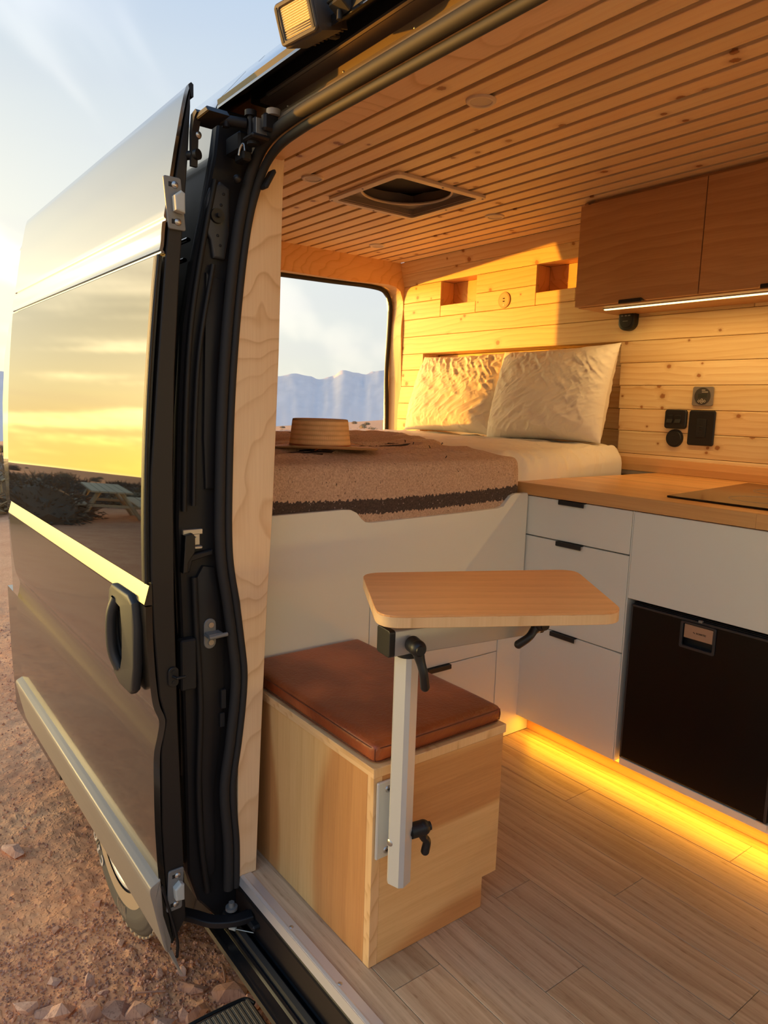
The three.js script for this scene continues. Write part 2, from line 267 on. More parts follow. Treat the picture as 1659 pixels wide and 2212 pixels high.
M.plyEdge = std({ map: T.birch, color: new THREE.Color().setRGB(0.98, 0.9, 0.76), roughness: 0.55 });
M.block = tints(T.block, [[1, 1, 1], [0.9, 0.86, 0.8], [0.95, 0.9, 0.84], [0.84, 0.78, 0.7], [1, 0.95, 0.92]], { roughness: 0.3 });
M.white = std({ color: srgb(230, 230, 218), roughness: 0.45 });
M.gapDark = std({ color: srgb(36, 21, 12), roughness: 0.8 });
M.shadowGap = std({ color: srgb(70, 64, 58), roughness: 0.8 });
M.black = std({ color: srgb(22, 22, 24), roughness: 0.45 });
M.blackMatte = std({ color: srgb(26, 26, 28), roughness: 0.7 });
M.blackGloss = phys({ color: srgb(12, 8, 8), roughness: 0.38, specularIntensity: 0.5 });
M.rubber = std({ color: srgb(36, 35, 35), roughness: 0.72 });
M.jamb = phys({ color: srgb(32, 31, 33), roughness: 0.5, metalness: 0.1, specularIntensity: 0.7 });
M.jambDark = std({ color: srgb(16, 16, 18), roughness: 0.6 });
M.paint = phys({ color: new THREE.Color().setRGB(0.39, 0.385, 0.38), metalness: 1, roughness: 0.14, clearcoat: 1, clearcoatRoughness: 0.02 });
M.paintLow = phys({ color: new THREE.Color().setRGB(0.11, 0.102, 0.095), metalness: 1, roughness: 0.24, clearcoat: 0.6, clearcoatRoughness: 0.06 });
M.glassBlack = phys({ color: new THREE.Color().setRGB(0.09, 0.09, 0.09), metalness: 1, roughness: 0.02 });
M.edge = std({ color: srgb(38, 34, 32), roughness: 0.5, metalness: 0.2 });
M.steel = std({ color: srgb(190, 188, 184), metalness: 0.9, roughness: 0.32 });
M.zinc = std({ color: srgb(196, 192, 184), metalness: 0.85, roughness: 0.4 });
M.alu = std({ color: srgb(214, 212, 210), metalness: 0.45, roughness: 0.34, bumpMap: T.brush, bumpScale: 0.0002 });
M.silver = std({ color: srgb(206, 206, 202), metalness: 0.3, roughness: 0.45 });
M.silverDark = std({ color: srgb(176, 175, 172), metalness: 0.35, roughness: 0.42 });
M.nylon = std({ color: srgb(186, 190, 184), roughness: 0.55 });
M.greyPlate = std({ color: srgb(128, 128, 126), roughness: 0.5, metalness: 0.3 });
M.plasticW = std({ color: srgb(222, 206, 186), roughness: 0.45 });
M.plasticG = std({ color: srgb(150, 140, 130), roughness: 0.5 });
M.linen = std({ color: srgb(238, 228, 212), roughness: 0.85, bumpMap: T.linen, bumpScale: 0.0022 }); T.linen.repeat.set(4, 4);
M.leather = std({ map: T.leatherC, roughness: 0.38, bumpMap: T.leather, bumpScale: 0.0005 }); T.leather.repeat.set(3, 3); T.leatherC.repeat.set(1.5, 1.5);
M.seam = std({ color: srgb(104, 48, 24), roughness: 0.6 });
T.weave.repeat.set(8, 8);
M.blanket = std({ map: T.blanket, roughness: 0.95, bumpMap: T.weave, bumpScale: 0.0016 });
T.straw.repeat.set(1, 2); T.strawB.repeat.set(1, 2);
M.straw = std({ map: T.straw, bumpMap: T.strawB, bumpScale: 0.002, roughness: 0.7 });
M.hatBand = std({ color: srgb(150, 72, 34), roughness: 0.6 });
M.tyre = std({ color: srgb(92, 85, 76), roughness: 0.75 });
M.tyreDust = std({ color: srgb(178, 154, 124), roughness: 0.9 });
M.rim = std({ color: srgb(232, 226, 214), metalness: 0.25, roughness: 0.35 });
M.dirt = std({ map: T.dirt, roughness: 0.95, bumpMap: T.dirtB, bumpScale: 0.006 });
M.rock = [[1, 1, 1], [0.86, 0.8, 0.76], [1.08, 1.05, 1.0], [0.72, 0.64, 0.6]].map((c) => std({ map: T.rock, color: new THREE.Color().setRGB(...c), roughness: 0.9 }));
M.scrub = std({ color: srgb(150, 130, 104), roughness: 0.95 });
M.mountHaze = std({ map: T.mountHaze, roughness: 1 });
M.greyJamb = phys({ color: srgb(62, 64, 68), roughness: 0.5, metalness: 0.3 });
M.sill = phys({ color: srgb(44, 43, 44), roughness: 0.3, metalness: 0.6, clearcoat: 0.6, clearcoatRoughness: 0.2 });
M.tanDoor = std({ color: srgb(150, 128, 100), roughness: 0.5 });
M.lens = phys({ color: srgb(232, 206, 140), roughness: 0.25, clearcoat: 0.6 });
M.clad = phys({ color: srgb(150, 142, 130), roughness: 0.42, metalness: 0.15, clearcoat: 0.15, clearcoatRoughness: 0.3, bumpMap: T.paintB, bumpScale: 0.0006 });
M.handle = std({ color: srgb(42, 42, 43), roughness: 0.5 });
M.lampBody = std({ color: srgb(70, 62, 54), roughness: 0.5 });
M.stepM = std({ color: srgb(86, 76, 64), roughness: 0.7 }); M.stepRib = std({ color: srgb(112, 98, 80), roughness: 0.7 }); M.stepLine = std({ color: srgb(190, 172, 138), roughness: 0.6 });
M.fridgeTrim = std({ color: srgb(44, 46, 50), roughness: 0.45 });
M.steelBrush = std({ color: srgb(186, 172, 160), metalness: 0.8, roughness: 0.38 });
M.hob = phys({ color: srgb(24, 18, 14), roughness: 0.10, specularIntensity: 0.55 });
M.led = std({ color: srgb(255, 244, 210), emissive: srgb(255, 236, 150), emissiveIntensity: 1.5, roughness: 0.6 });
M.ledAmber = std({ color: srgb(255, 200, 90), emissive: srgb(255, 180, 40), emissiveIntensity: 1.6, roughness: 0.6 });
M.meterG = std({ color: srgb(132, 122, 112), roughness: 0.5 }); M.meterD = std({ color: srgb(70, 66, 60), roughness: 0.4 }); M.meterL = std({ color: srgb(56, 58, 50), roughness: 0.35 }); M.meterP = std({ color: srgb(206, 196, 180), roughness: 0.6 });
M.port = std({ color: srgb(188, 150, 96), roughness: 0.5 }); M.portIn = std({ color: srgb(200, 166, 112), roughness: 0.5 }); M.frost = std({ color: srgb(205, 190, 172), roughness: 0.5 }); M.screen = std({ color: srgb(34, 30, 28), roughness: 0.8 });
M.pane = phys({ color: 0xffffff, transmission: 1, thickness: 0, roughness: 0.02, ior: 1.45 });
M.track = std({ color: srgb(128, 116, 104), roughness: 0.45, metalness: 0.35 });
M.trackRail = std({ color: srgb(150, 144, 136), roughness: 0.4, metalness: 0.5 });
M.paintBelt = phys({ color: new THREE.Color().setRGB(0.22, 0.22, 0.22), metalness: 1, roughness: 0.2, clearcoat: 0.5, clearcoatRoughness: 0.05 });
M.oldWood = std({ color: srgb(206, 196, 160), roughness: 0.8 });

// ---------------------------------------------------------------- land
const DIP = dirAz(-40 * Math.PI / 180, 0);
function landY(x, z) {
  const s = x * DIP.x + z * DIP.z, r = Math.hypot(x, z);
  let y = -0.55 - Math.tan(TILT) * Math.max(0, s - 3 + 1.5 * Math.exp(-Math.max(0, s - 3)) * 0);
  y += 0.5 * sstep(6, 40, r) * (fbm(x * 0.06 + 50, z * 0.06 + 50, 2, 3) - 0.5) + 5 * sstep(60, 300, r) * (fbm(x * 0.01 + 20, z * 0.01 + 20, 6, 3) - 0.5);
  const az = Math.atan2(-z, -x) * 180 / Math.PI;            // added unseen rise on the sunset side, shaped to block the low sun
  y += 1.56 * Math.exp(-Math.pow((r - 17) / 4, 2)) * Math.exp(-Math.pow((az + 35) / 14, 2));
  return y;
}
const nearBump = (x, z) => { const c = fbm(x * 3 + 30, z * 3 + 30, 4, 3) - 0.5, d = fbm(x * 14 + 30, z * 14 + 30, 5, 3) - 0.5, e = sstep(0.62, 0.86, vn(x * 42, z * 42, 9)), e2 = sstep(0.60, 0.85, vn(x * 88 + 5, z * 88, 19)); return 0.030 * c + 0.012 * d + 0.0055 * e + 0.0035 * e2; };
{
  const g = struct('ground', 'dry reddish dirt of the clearing round the van');
  const near = grid(430, 360, (u, v) => { const x = mix(-6.2, 0.6, u), z = mix(1.6, -1.6, v); return [x, landY(x, z) + nearBump(x, z), z]; }, (u, v) => [mix(-6.2, 0.6, u), mix(1.6, -1.6, v)]);
  part(g, 'near_ground', near, M.dirt);
  const R = (t) => 0.02 * Math.pow(4000 / 0.02, t), far = grid(220, 120, (u, v) => { const r = v < 0.5 ? v * 2 * 9 : 9 * Math.pow(3600 / 9, (v - 0.5) * 2), a = u * 2 * Math.PI, x = -1.5 + r * Math.cos(a), z = -r * Math.sin(a); const inner = x > -6.1 && x < 0.5 && Math.abs(z) < 1.5; return [x, landY(x, z) - (inner ? 0.14 : 0.0), z]; }, (u, v) => { const r = v < 0.5 ? v * 18 : 9 * Math.pow(400, (v - 0.5) * 2), a = u * 2 * Math.PI; return [r * Math.cos(a), -r * Math.sin(a)]; });
  part(g, 'far_ground', far, M.dirt);
}
{ // ranges far behind the van
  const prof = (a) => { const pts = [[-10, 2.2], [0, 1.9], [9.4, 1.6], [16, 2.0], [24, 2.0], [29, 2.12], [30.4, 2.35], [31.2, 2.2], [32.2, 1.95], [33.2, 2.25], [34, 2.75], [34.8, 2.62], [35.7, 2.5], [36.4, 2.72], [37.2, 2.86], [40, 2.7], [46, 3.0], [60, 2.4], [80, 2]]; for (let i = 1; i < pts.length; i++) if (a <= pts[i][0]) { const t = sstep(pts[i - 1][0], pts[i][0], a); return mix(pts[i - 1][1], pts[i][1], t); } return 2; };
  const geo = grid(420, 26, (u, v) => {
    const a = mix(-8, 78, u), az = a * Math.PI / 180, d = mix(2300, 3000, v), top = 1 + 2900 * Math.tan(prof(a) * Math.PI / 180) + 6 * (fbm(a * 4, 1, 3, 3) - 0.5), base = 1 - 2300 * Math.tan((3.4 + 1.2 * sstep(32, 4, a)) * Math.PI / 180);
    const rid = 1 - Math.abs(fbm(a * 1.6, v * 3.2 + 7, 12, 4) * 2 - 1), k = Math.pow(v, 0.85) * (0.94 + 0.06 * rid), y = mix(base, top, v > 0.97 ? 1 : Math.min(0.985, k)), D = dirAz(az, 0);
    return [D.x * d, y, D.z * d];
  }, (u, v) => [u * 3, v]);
  solo('mountain_range', geo, M.mountHaze, 'pale mountain range with haze painted into its colour on the horizon beyond the open rear of the van', 'mountains');
}
{ // low desert scrub, one bush shape scattered over the land
  const rnd = mulberry(77), leaf = [];
  for (let i = 0; i < 420; i++) {
    const th = rnd() * Math.PI * 2, ph = Math.acos(1 - rnd() * 1.15), r = 0.35 + 0.2 * rnd(), l = 0.05 + 0.09 * rnd(), g = new THREE.ConeGeometry(0.008 + 0.014 * rnd(), l, 3, 1); g.translate(0, l / 2, 0);
    const d = V(Math.sin(ph) * Math.cos(th), Math.cos(ph), Math.sin(ph) * Math.sin(th)), q = new THREE.Quaternion().setFromUnitVectors(V(0, 1, 0), d.clone().add(V(rnd() - 0.5, rnd() - 0.5, rnd() - 0.5).multiplyScalar(1.2)).normalize()); g.applyQuaternion(q); g.translate(d.x * r, 0.1 + d.y * r * 0.85, d.z * r); leaf.push(g);
  }
  const core = new THREE.IcosahedronGeometry(0.40, 2), p = core.attributes.position; for (let i = 0; i < p.count; i++) { const k = 0.8 + 0.4 * vn(p.getX(i) * 8 + 9, p.getZ(i) * 8 + p.getY(i) * 5 + 9, 3); p.setXYZ(i, p.getX(i) * k, 0.1 + p.getY(i) * k * 0.85, p.getZ(i) * k); } core.computeVertexNormals(); leaf.push(core);
  const bush = join(leaf), N = 1900, im = new THREE.InstancedMesh(bush, M.scrub, N), m = new THREE.Matrix4(), c = new THREE.Color(); let n = 0;
  while (n < N) {
    const near = n < 1300, az = (near ? mix(-175, 75, rnd()) : mix(-180, 180, rnd())) * Math.PI / 180, r = near ? 12.5 + 26 * Math.pow(rnd(), 0.8) : 30 * Math.pow(16, rnd()), D = dirAz(az, 0), x = D.x * r - 1.5, z = D.z * r; 
    if (az > 0.0 && az < 0.9 && r < 12) continue;
    const a = az * 180 / Math.PI, s = (0.9 + 1.3 * rnd()) * (a > 0 && a < 60 ? 0.8 : a > -62 && a < -21.5 && r < 60 ? 0.42 : a > -64 && a < -8 ? 0.72 : 1);
    m.compose(V(x, landY(x, z) - 0.06, z), new THREE.Quaternion().setFromAxisAngle(V(0, 1, 0), rnd() * 6.28), V(s * (0.9 + 0.5 * rnd()), s * (0.8 + 0.35 * rnd()), s)); im.setMatrixAt(n, m);
    const k = 0.6 + 0.7 * rnd(); im.setColorAt(n, c.setRGB(k, k * (0.92 + 0.1 * rnd()), k * (0.75 + 0.2 * rnd()))); n++;
  }
  im.name = 'desert_scrub'; im.userData = { label: 'grey-brown desert scrub bushes beyond the edge of the dirt clearing', category: 'shrubs', kind: 'stuff' }; im.castShadow = im.receiveShadow = true; scene.add(im);
}
{ // picnic table out in the scrub, seen mirrored in the door
  const az = -13.6 * Math.PI / 180, D = dirAz(az, 0), r = 15, x = D.x * r - 0.3, z = D.z * r, g = thing('picnic_table', 'pale wooden picnic table among the scrub, visible mirrored in the sliding door', 'table', undefined, [x, landY(x, z) - 0.02, z]);
  g.rotation.y = 0.15;
  for (let i = 0; i < 5; i++) part(g, 'top_board', bb(-0.9, 0.9, 0.72, 0.76, -0.38 + i * 0.155, -0.38 + i * 0.155 + 0.145, 0.004), M.oldWood);
  for (const q of [-0.72, 0.72]) for (const k of [-0.13, 0.13]) part(g, 'bench_board', bb(-0.9, 0.9, 0.42, 0.46, q + k - 0.12, q + k + 0.12, 0.004), M.oldWood);
  for (const q of [-0.6, 0.6]) { part(g, 'leg', rod([q, 0, -0.62], [q, 0.73, -0.2], 0.045, 0.045, 6), M.oldWood); part(g, 'leg', rod([q, 0, 0.62], [q, 0.73, 0.2], 0.045, 0.045, 6), M.oldWood); part(g, 'crossbar', bb(q - 0.02, q + 0.02, 0.36, 0.42, -0.85, 0.85, 0.003), M.oldWood); }
}
// stones: irregular convex lumps
function stoneGeo(seed, sx, sy, sz) { const r = mulberry(seed), pts = []; for (let i = 0; i < 16; i++) { const th = r() * 6.283, c = r() * 2 - 1, s = Math.sqrt(1 - c * c), k = 0.75 + 0.25 * r(); pts.push(V(s * Math.cos(th) * sx * k, c * sy * k, s * Math.sin(th) * sz * k)); } const g = new ConvexGeometry(pts), p = g.attributes.position, uv = []; for (let i = 0; i < p.count; i++) uv.push(p.getX(i) * 8 + seed * 0.13, p.getZ(i) * 8 + p.getY(i) * 5); g.setAttribute('uv', new THREE.Float32BufferAttribute(uv, 2)); return g; }
{
  // [x, z, half length, half height, half width, turn, tone, words]
  const list = [
    [-1.805, -0.451, 0.021, 0.020, 0.012, 0.3, 0, 'pale upright angular stone alone on bare dirt left of the door corner'],
    [-1.793, -0.545, 0.012, 0.011, 0.010, 1.1, 1, 'small grey-pink stone just right of the upright pale stone'],
    [-1.874, -0.378, 0.018, 0.010, 0.014, 0.8, 0, 'low blocky pink stone left of the upright pale stone'],
    [-1.848, -0.425, 0.008, 0.011, 0.007, 0.2, 1, 'thin small stone standing on edge between two pale stones'],
    [-1.755, -0.470, 0.016, 0.008, 0.008, 0.9, 0, 'narrow sliver stone lying below the upright pale stone'],
    [-1.727, -0.610, 0.014, 0.012, 0.010, 0.2, 1, 'reddish stone right of a pair near the tip of the door trim'],
    [-1.730, -0.575, 0.013, 0.011, 0.011, 1.9, 3, 'dark reddish stone in the pair near the tip of the door trim'],
    [-1.700, -0.660, 0.020, 0.013, 0.013, 2.5, 0, 'pinkish stone close under the tip of the door trim'],
    [-1.640, -0.660, 0.052, 0.014, 0.018, 0.75, 3, 'long low grey slab half buried below the door tip'],
    [-1.560, -0.735, 0.050, 0.020, 0.030, 0.9, 3, 'broad brown slab beside the van sill'],
    [-1.500, -0.770, 0.020, 0.024, 0.020, 0.2, 1, 'brown stone wedged against the van sill above the step'],
    [-1.440, -0.745, 0.036, 0.030, 0.026, 0.5, 1, 'tan blocky stone right behind the corner of the step'],
    [-1.812, -0.300, 0.038, 0.016, 0.017, 0.55, 0, 'pale pointed stone at the lower left corner of the ground'],
    [-1.745, -0.362, 0.042, 0.026, 0.022, 1.35, 2, 'large pale grey upright slab among the row of stones at the front'],
    [-1.775, -0.335, 0.030, 0.012, 0.020, 0.6, 1, 'flat stone leaning against the large pale grey slab'],
    [-1.705, -0.430, 0.030, 0.024, 0.024, 0.3, 3, 'knobbly reddish brown stone right of the large pale grey slab'],
    [-1.672, -0.480, 0.034, 0.016, 0.024, 0.9, 3, 'dark slab between the knobbly stone and the leaning wedge'],
    [-1.640, -0.520, 0.040, 0.022, 0.022, 1.1, 1, 'leaning wedge of purple-brown rock in the middle of the front row'],
    [-1.575, -0.565, 0.026, 0.020, 0.022, 0.2, 0, 'rounded pinkish stone right of the leaning wedge'],
    [-1.565, -0.615, 0.018, 0.016, 0.014, 1.2, 2, 'small pale stone above the rounded pinkish stone'],
    [-1.540, -0.640, 0.036, 0.022, 0.014, 1.9, 1, 'tall thin reddish stone nearest to the step on its left'],
    [-1.520, -0.560, 0.030, 0.014, 0.022, 0.7, 3, 'dark flat stone cut by the bottom edge below the rounded stone'],
    [-1.640, -0.410, 0.034, 0.014, 0.022, 0.4, 0, 'pale flat stone cut by the bottom edge left of the middle'],
    [-2.545, -0.400, 0.050, 0.014, 0.024, 0.3, 2, 'pale flat stone farther up the track near the left edge'],
    [-2.110, -0.560, 0.014, 0.012, 0.010, 0.3, 1, 'small reddish stone left of the tyre foot'],
    [-2.060, -0.430, 0.014, 0.010, 0.012, 1.0, 3, 'small brown stone on the bare track left of the tyre'],
    [-1.900, -0.560, 0.013, 0.010, 0.010, 0.2, 2, 'small pale stone on bare dirt between the tyre and the front stones'],
  ];
  list.forEach(([x, z, a, b, c, turn, tone, label], i) => {
    const m = solo('stone', stoneGeo(900 + i * 7, a * 1.3, b * 1.4, c * 1.35), M.rock[tone], label, 'stone', 'loose stones on the dirt beside the van'); m.position.set(x, landY(x, z) + nearBump(x, z) + b * 0.35, z); m.rotation.y = turn; m.rotation.z = 0.12 * Math.sin(i * 5); 
  });
  const rnd = mulberry(5), N = 15000, geo = stoneGeo(4, 1, 0.7, 0.85), im = new THREE.InstancedMesh(geo, M.rock[0], N), m = new THREE.Matrix4(), col = new THREE.Color();
  for (let i = 0; i < N; i++) { const front = rnd() < 0.55, x = front ? mix(-2.1, -1.35, rnd()) : mix(-5.5, -1.3, rnd()), z = front ? mix(-0.2, -0.95, rnd()) : mix(0.3, -1.0, rnd()), s = (front ? 0.0014 + 0.0062 * Math.pow(rnd(), 2.6) : 0.002 + 0.007 * Math.pow(rnd(), 3)); m.compose(V(x, landY(x, z) + nearBump(x, z) + s * 0.25, z), new THREE.Quaternion().setFromEuler(new THREE.Euler(rnd(), rnd() * 6, rnd())), V(s, s, s)); im.setMatrixAt(i, m); const k = 0.6 + 0.55 * rnd(); im.setColorAt(i, col.setRGB(k, k * 0.88, k * 0.8)); }
  im.name = 'gravel'; im.userData = { label: 'small gravel strewn over the reddish dirt beside the van', category: 'gravel', kind: 'stuff' }; im.castShadow = im.receiveShadow = true; scene.add(im);
  const tw = M.rock[3];
  for (const [a, b, label] of [[[-1.70, -0.535, 0.0], [-1.655, -0.60, 0], 'short dry twig lying below the door tip'], [[-1.60, -0.742, 0], [-1.66, -0.760, 0], 'dry twig in the shade beside the van sill'], [[-1.475, -0.700, 0], [-1.53, -0.705, 0], 'thin dry twig pointing out from the step corner']]) { const f = (p) => [p[0], landY(p[0], p[1]) + nearBump(p[0], p[1]) + 0.006, p[1]]; solo('twig', tube([f(a), f([mix(a[0], b[0], 0.5) + 0.005, mix(a[1], b[1], 0.5)]), f(b)], 0.0028, 12, 6), tw, label, 'twig', 'dry twigs on the dirt'); }
}

// ---------------------------------------------------------------- the van's body
const bodyZ = [[1.53, -0.600], [1.447, -0.588], [1.372, -0.573], [1.255, -0.550], [1.137, -0.529], [0.969, -0.516], [0.76, -0.510], [0.52, -0.518], [0.33, -0.522], [-0.03, -0.525], [-0.28, -0.535]];
const van = thing('camper_van', 'dark metallic high-roof camper van with its side opening and rear open', 'van');
{
  // rear quarter, outer skin over the wheel; inner face well behind it
  const arch = []; for (let i = 0; i <= 16; i++) { const t = Math.PI * (1 - i / 16); arch.push([-2.0 + 0.41 * Math.cos(t), -0.21 + 0.41 * Math.sin(t)]); }
  const zAt = (y) => { for (let i = 1; i < bodyZ.length; i++) if (y >= bodyZ[i][0]) return mix(bodyZ[i - 1][1], bodyZ[i][1], (bodyZ[i - 1][0] - y) / (bodyZ[i - 1][0] - bodyZ[i][0])); return -0.535; };
  const outer = bodyZ.map(([y, z]) => [z, y]);
  part(van, 'rear_quarter_panel', prismX([...outer.filter((p) => p[1] > 0.1), [-0.522, 0.24], [-0.60, 0.24], [-0.60, 0.9], [-0.655, 1.45], [-0.66, 1.53]], -3.04, -1.332, { crease: 0.5 }), M.paint);
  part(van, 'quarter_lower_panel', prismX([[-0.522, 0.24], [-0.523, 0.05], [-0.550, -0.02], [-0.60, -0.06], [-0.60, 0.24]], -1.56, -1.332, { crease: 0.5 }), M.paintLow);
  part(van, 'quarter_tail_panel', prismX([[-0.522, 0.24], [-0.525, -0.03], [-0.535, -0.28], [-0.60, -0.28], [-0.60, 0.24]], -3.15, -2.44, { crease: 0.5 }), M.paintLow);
  part(van, 'wheel_arch_liner', prismX([[-0.61, 0.25], [-0.61, -0.35], [-0.63, -0.35], [-0.63, 0.25]].map(([z, y]) => [z - 0.35, y]), -2.44, -1.56), M.jambDark);
  for (const yy of [1.262, 1.30]) part(van, 'body_crease', tube([[-2.9, yy, zAt(yy) + 0.001], [-1.36, yy, zAt(yy) + 0.001]], 0.004, 2, 6), M.paint);
  part(van, 'body_moulding', bb(-2.9, -1.36, 0.63, 0.66, -0.515, -0.500, 0.005), M.jamb);
  // roof, its side above the opening and the far wall, floor and bulkhead that close the shell
  const roofSide = [[-0.600, 1.530], [-0.604, 1.533], [-0.65, 1.595], [-0.70, 1.652], [-0.78, 1.72], [-0.90, 1.80], [-1.10, 1.865], [-1.55, 1.89], [-2.0, 1.875], [-2.25, 1.845], [-2.45, 1.78], [-2.55, 1.68], [-2.60, 1.55], [-2.57, 1.55], [-2.52, 1.66], [-2.43, 1.75], [-2.25, 1.81], [-2.0, 1.835], [-1.55, 1.85], [-1.10, 1.825], [-0.92, 1.765], [-0.80, 1.70], [-0.73, 1.665], [-0.66, 1.612], [-0.6085, 1.552], [-0.6005, 1.5345]];
  part(van, 'roof', prismX(roofSide, -3.06, -1.327, { crease: 0.5 }), M.paint);
  part(van, 'roof_side', prismX(roofSide, -1.322, 1.2, { crease: 0.5 }), M.paint);
  part(van, 'far_side_wall', bb(-3.16, 1.2, -0.3, 1.56, -2.60, -2.57, 0.005), M.paintLow);
  part(van, 'floor_pan', join([bb(-1.45, 1.2, -0.16, -0.10, -2.58, -0.632, 0.003), bb(-3.16, -1.45, -0.16, -0.10, -2.58, -0.985, 0.003), bb(-3.16, -1.45, 0.25, 0.27, -0.99, -0.61, 0.003), bb(-1.56, -1.45, -0.16, 0.26, -0.985, -0.61, 0.003)]), M.jambDark);
  part(van, 'bulkhead', join([bb(1.16, 1.2, -0.1, 0.42, -2.58, -0.60, 0.003), bb(1.16, 1.2, 1.62, 1.83, -2.45, -0.62, 0.003), bb(1.16, 1.2, 0.42, 1.62, -2.58, -2.48, 0.003), bb(1.16, 1.2, 0.42, 1.62, -0.70, -0.60, 0.003)]), M.jambDark);
  part(van, 'front_pillar', prismX([...outer, [-0.64, -0.28], [-0.64, 1.53]], 0.02, 0.2, { crease: 0.5 }), M.paint);
  part(van, 'front_side_panel', prismX([...outer.filter((p) => p[1] < 0.7), [-0.60, -0.28], [-0.60, 0.6]], 0.2, 1.2, { crease: 0.5 }), M.paint);
  part(van, 'front_side_rail', prismX([[-0.60, 1.53], [-0.582, 1.42], [-0.62, 1.42], [-0.64, 1.53]], 0.2, 1.2), M.paint);
  part(van, 'windshield', bb(1.178, 1.182, 0.42, 1.62, -2.48, -0.70, 0.001), M.pane); part(van, 'cab_window', prismX([[-0.512, 0.60], [-0.580, 1.42], [-0.584, 1.42], [-0.516, 0.60]], 0.2, 1.2), M.pane);
  // edge between the roof side and the recess that holds the top track
  part(van, 'track_recess', prismX([[-0.6012, 1.5312], [-0.668, 1.579], [-0.668, 1.557], [-0.672, 1.556], [-0.700, 1.556], [-0.700, 1.60], [-0.668, 1.60], [-0.600, 1.545]], -1.32, 0.05), M.jambDark);
  part(van, 'track_rail', prismX([[-0.664, 1.5535], [-0.668, 1.5535], [-0.690, 1.5715], [-0.690, 1.5665], [-0.668, 1.5480], [-0.662, 1.5480]], -1.25, 0.05), M.trackRail);
  part(van, 'track_channel', prismX([[-0.672, 1.5500], [-0.730, 1.5500], [-0.730, 1.5405], [-0.690, 1.5400], [-0.688, 1.5225], [-0.680, 1.5165], [-0.676, 1.5165], [-0.672, 1.5085], [-0.668, 1.5015], [-0.660, 1.4985], [-0.650, 1.4925], [-0.646, 1.4840], [-0.656, 1.474], [-0.70, 1.474], [-0.74, 1.50], [-0.74, 1.556], [-0.672, 1.556]], -1.29, 0.05, { crease: 0.35 }), M.track);
  for (let i = 0; i < 9; i++) part(van, 'spot_weld', new THREE.SphereGeometry(0.0022, 6, 4).translate(-1.2 + i * 0.088, 1.520 - (i % 2) * 0.026, i % 2 ? -0.657 : -0.6795), M.zinc);
  // jamb at the rear edge of the opening
  const jo = [[-0.600, 1.53], [-0.591, 1.447], [-0.575, 1.372], [-0.550, 1.255], [-0.529, 1.137], [-0.517, 0.969], [-0.511, 0.76], [-0.519, 0.52], [-0.523, 0.33], [-0.527, 0.03], [-0.548, -0.04], [-0.585, -0.09]];
  const ji = [[-0.64, -0.13], [-0.632, 0.0], [-0.622, 0.21], [-0.636, 0.31], [-0.647, 0.456], [-0.63, 0.604], [-0.615, 0.70], [-0.618, 0.88], [-0.626, 1.06], [-0.641, 1.23], [-0.662, 1.38], [-0.695, 1.47], [-0.72, 1.53]];
  part(van, 'door_jamb', prismX([...jo, ...ji], -1.345, -1.312, { bevel: 0.004, crease: 0.6 }), M.jamb);
  part(van, 'jamb_flange', tube([[-1.305, 1.40, -0.588], [-1.305, 1.30, -0.567], [-1.305, 1.14, -0.540], [-1.305, 0.97, -0.528], [-1.305, 0.79, -0.523]], 0.006, 30, 8), M.jambDark);
  part(van, 'jamb_flange', tube([[-1.303, 1.25, -0.583], [-1.303, 1.10, -0.556], [-1.303, 0.97, -0.546], [-1.303, 0.80, -0.541]], 0.005, 30, 8), M.jamb);
  part(van, 'jamb_flange', tube([[-1.303, 0.66, -0.541], [-1.303, 0.55, -0.545], [-1.303, 0.40, -0.552], [-1.303, 0.22, -0.547], [-1.303, 0.08, -0.553], [-1.303, -0.02, -0.566]], 0.007, 30, 8), M.jambDark);
  const up = part(van, 'jamb_panel', prismX([[-0.570, 1.235], [-0.608, 1.225], [-0.598, 1.07], [-0.592, 0.93], [-0.588, 0.83], [-0.566, 0.83], [-0.563, 0.93], [-0.566, 1.07]], -1.314, -1.304, { bevel: 0.004, seg: 2, crease: 0.5 }), M.jamb);
  part(van, 'jamb_panel', prismX([[-0.545, 0.655], [-0.560, 0.68], [-0.584, 0.675], [-0.596, 0.60], [-0.604, 0.52], [-0.604, 0.42], [-0.594, 0.30], [-0.580, 0.20], [-0.584, 0.02], [-0.560, 0.00], [-0.556, 0.14], [-0.552, 0.30], [-0.545, 0.42], [-0.549, 0.50]], -1.314, -1.303, { bevel: 0.004, seg: 2, crease: 0.5 }), M.jamb);
  // padded plate with the hold-open stud
  const plate = part(van, 'stop_plate', prismX([[-0.578, 1.385], [-0.598, 1.40], [-0.617, 1.39], [-0.616, 1.31], [-0.607, 1.262], [-0.584, 1.262], [-0.578, 1.295], [-0.568, 1.310], [-0.571, 1.365]], -1.314, -1.302, { bevel: 0.005, seg: 3, crease: 0.6 }), M.greyJamb);
  part(plate, 'stud', rod([-1.302, 1.337, -0.590], [-1.296, 1.337, -0.590], 0.0135, 0.013, 20), M.black); part(plate, 'stud_tip', rod([-1.296, 1.337, -0.590], [-1.288, 1.337, -0.590], 0.004, 0.004, 12), M.blackMatte);
  for (const [y, z] of [[1.378, -0.604], [1.358, -0.599], [1.303, -0.592], [1.286, -0.597]]) part(plate, 'dimple', new THREE.SphereGeometry(0.003, 8, 6).scale(0.4, 1, 1).translate(-1.302, y, z), M.jamb);
  part(van, 'jamb_shelf', prismX([[-0.520, 0.704], [-0.577, 0.712], [-0.577, 0.702], [-0.535, 0.693], [-0.530, 0.672], [-0.522, 0.672]], -1.314, -1.296, { bevel: 0.002 }), M.jamb);
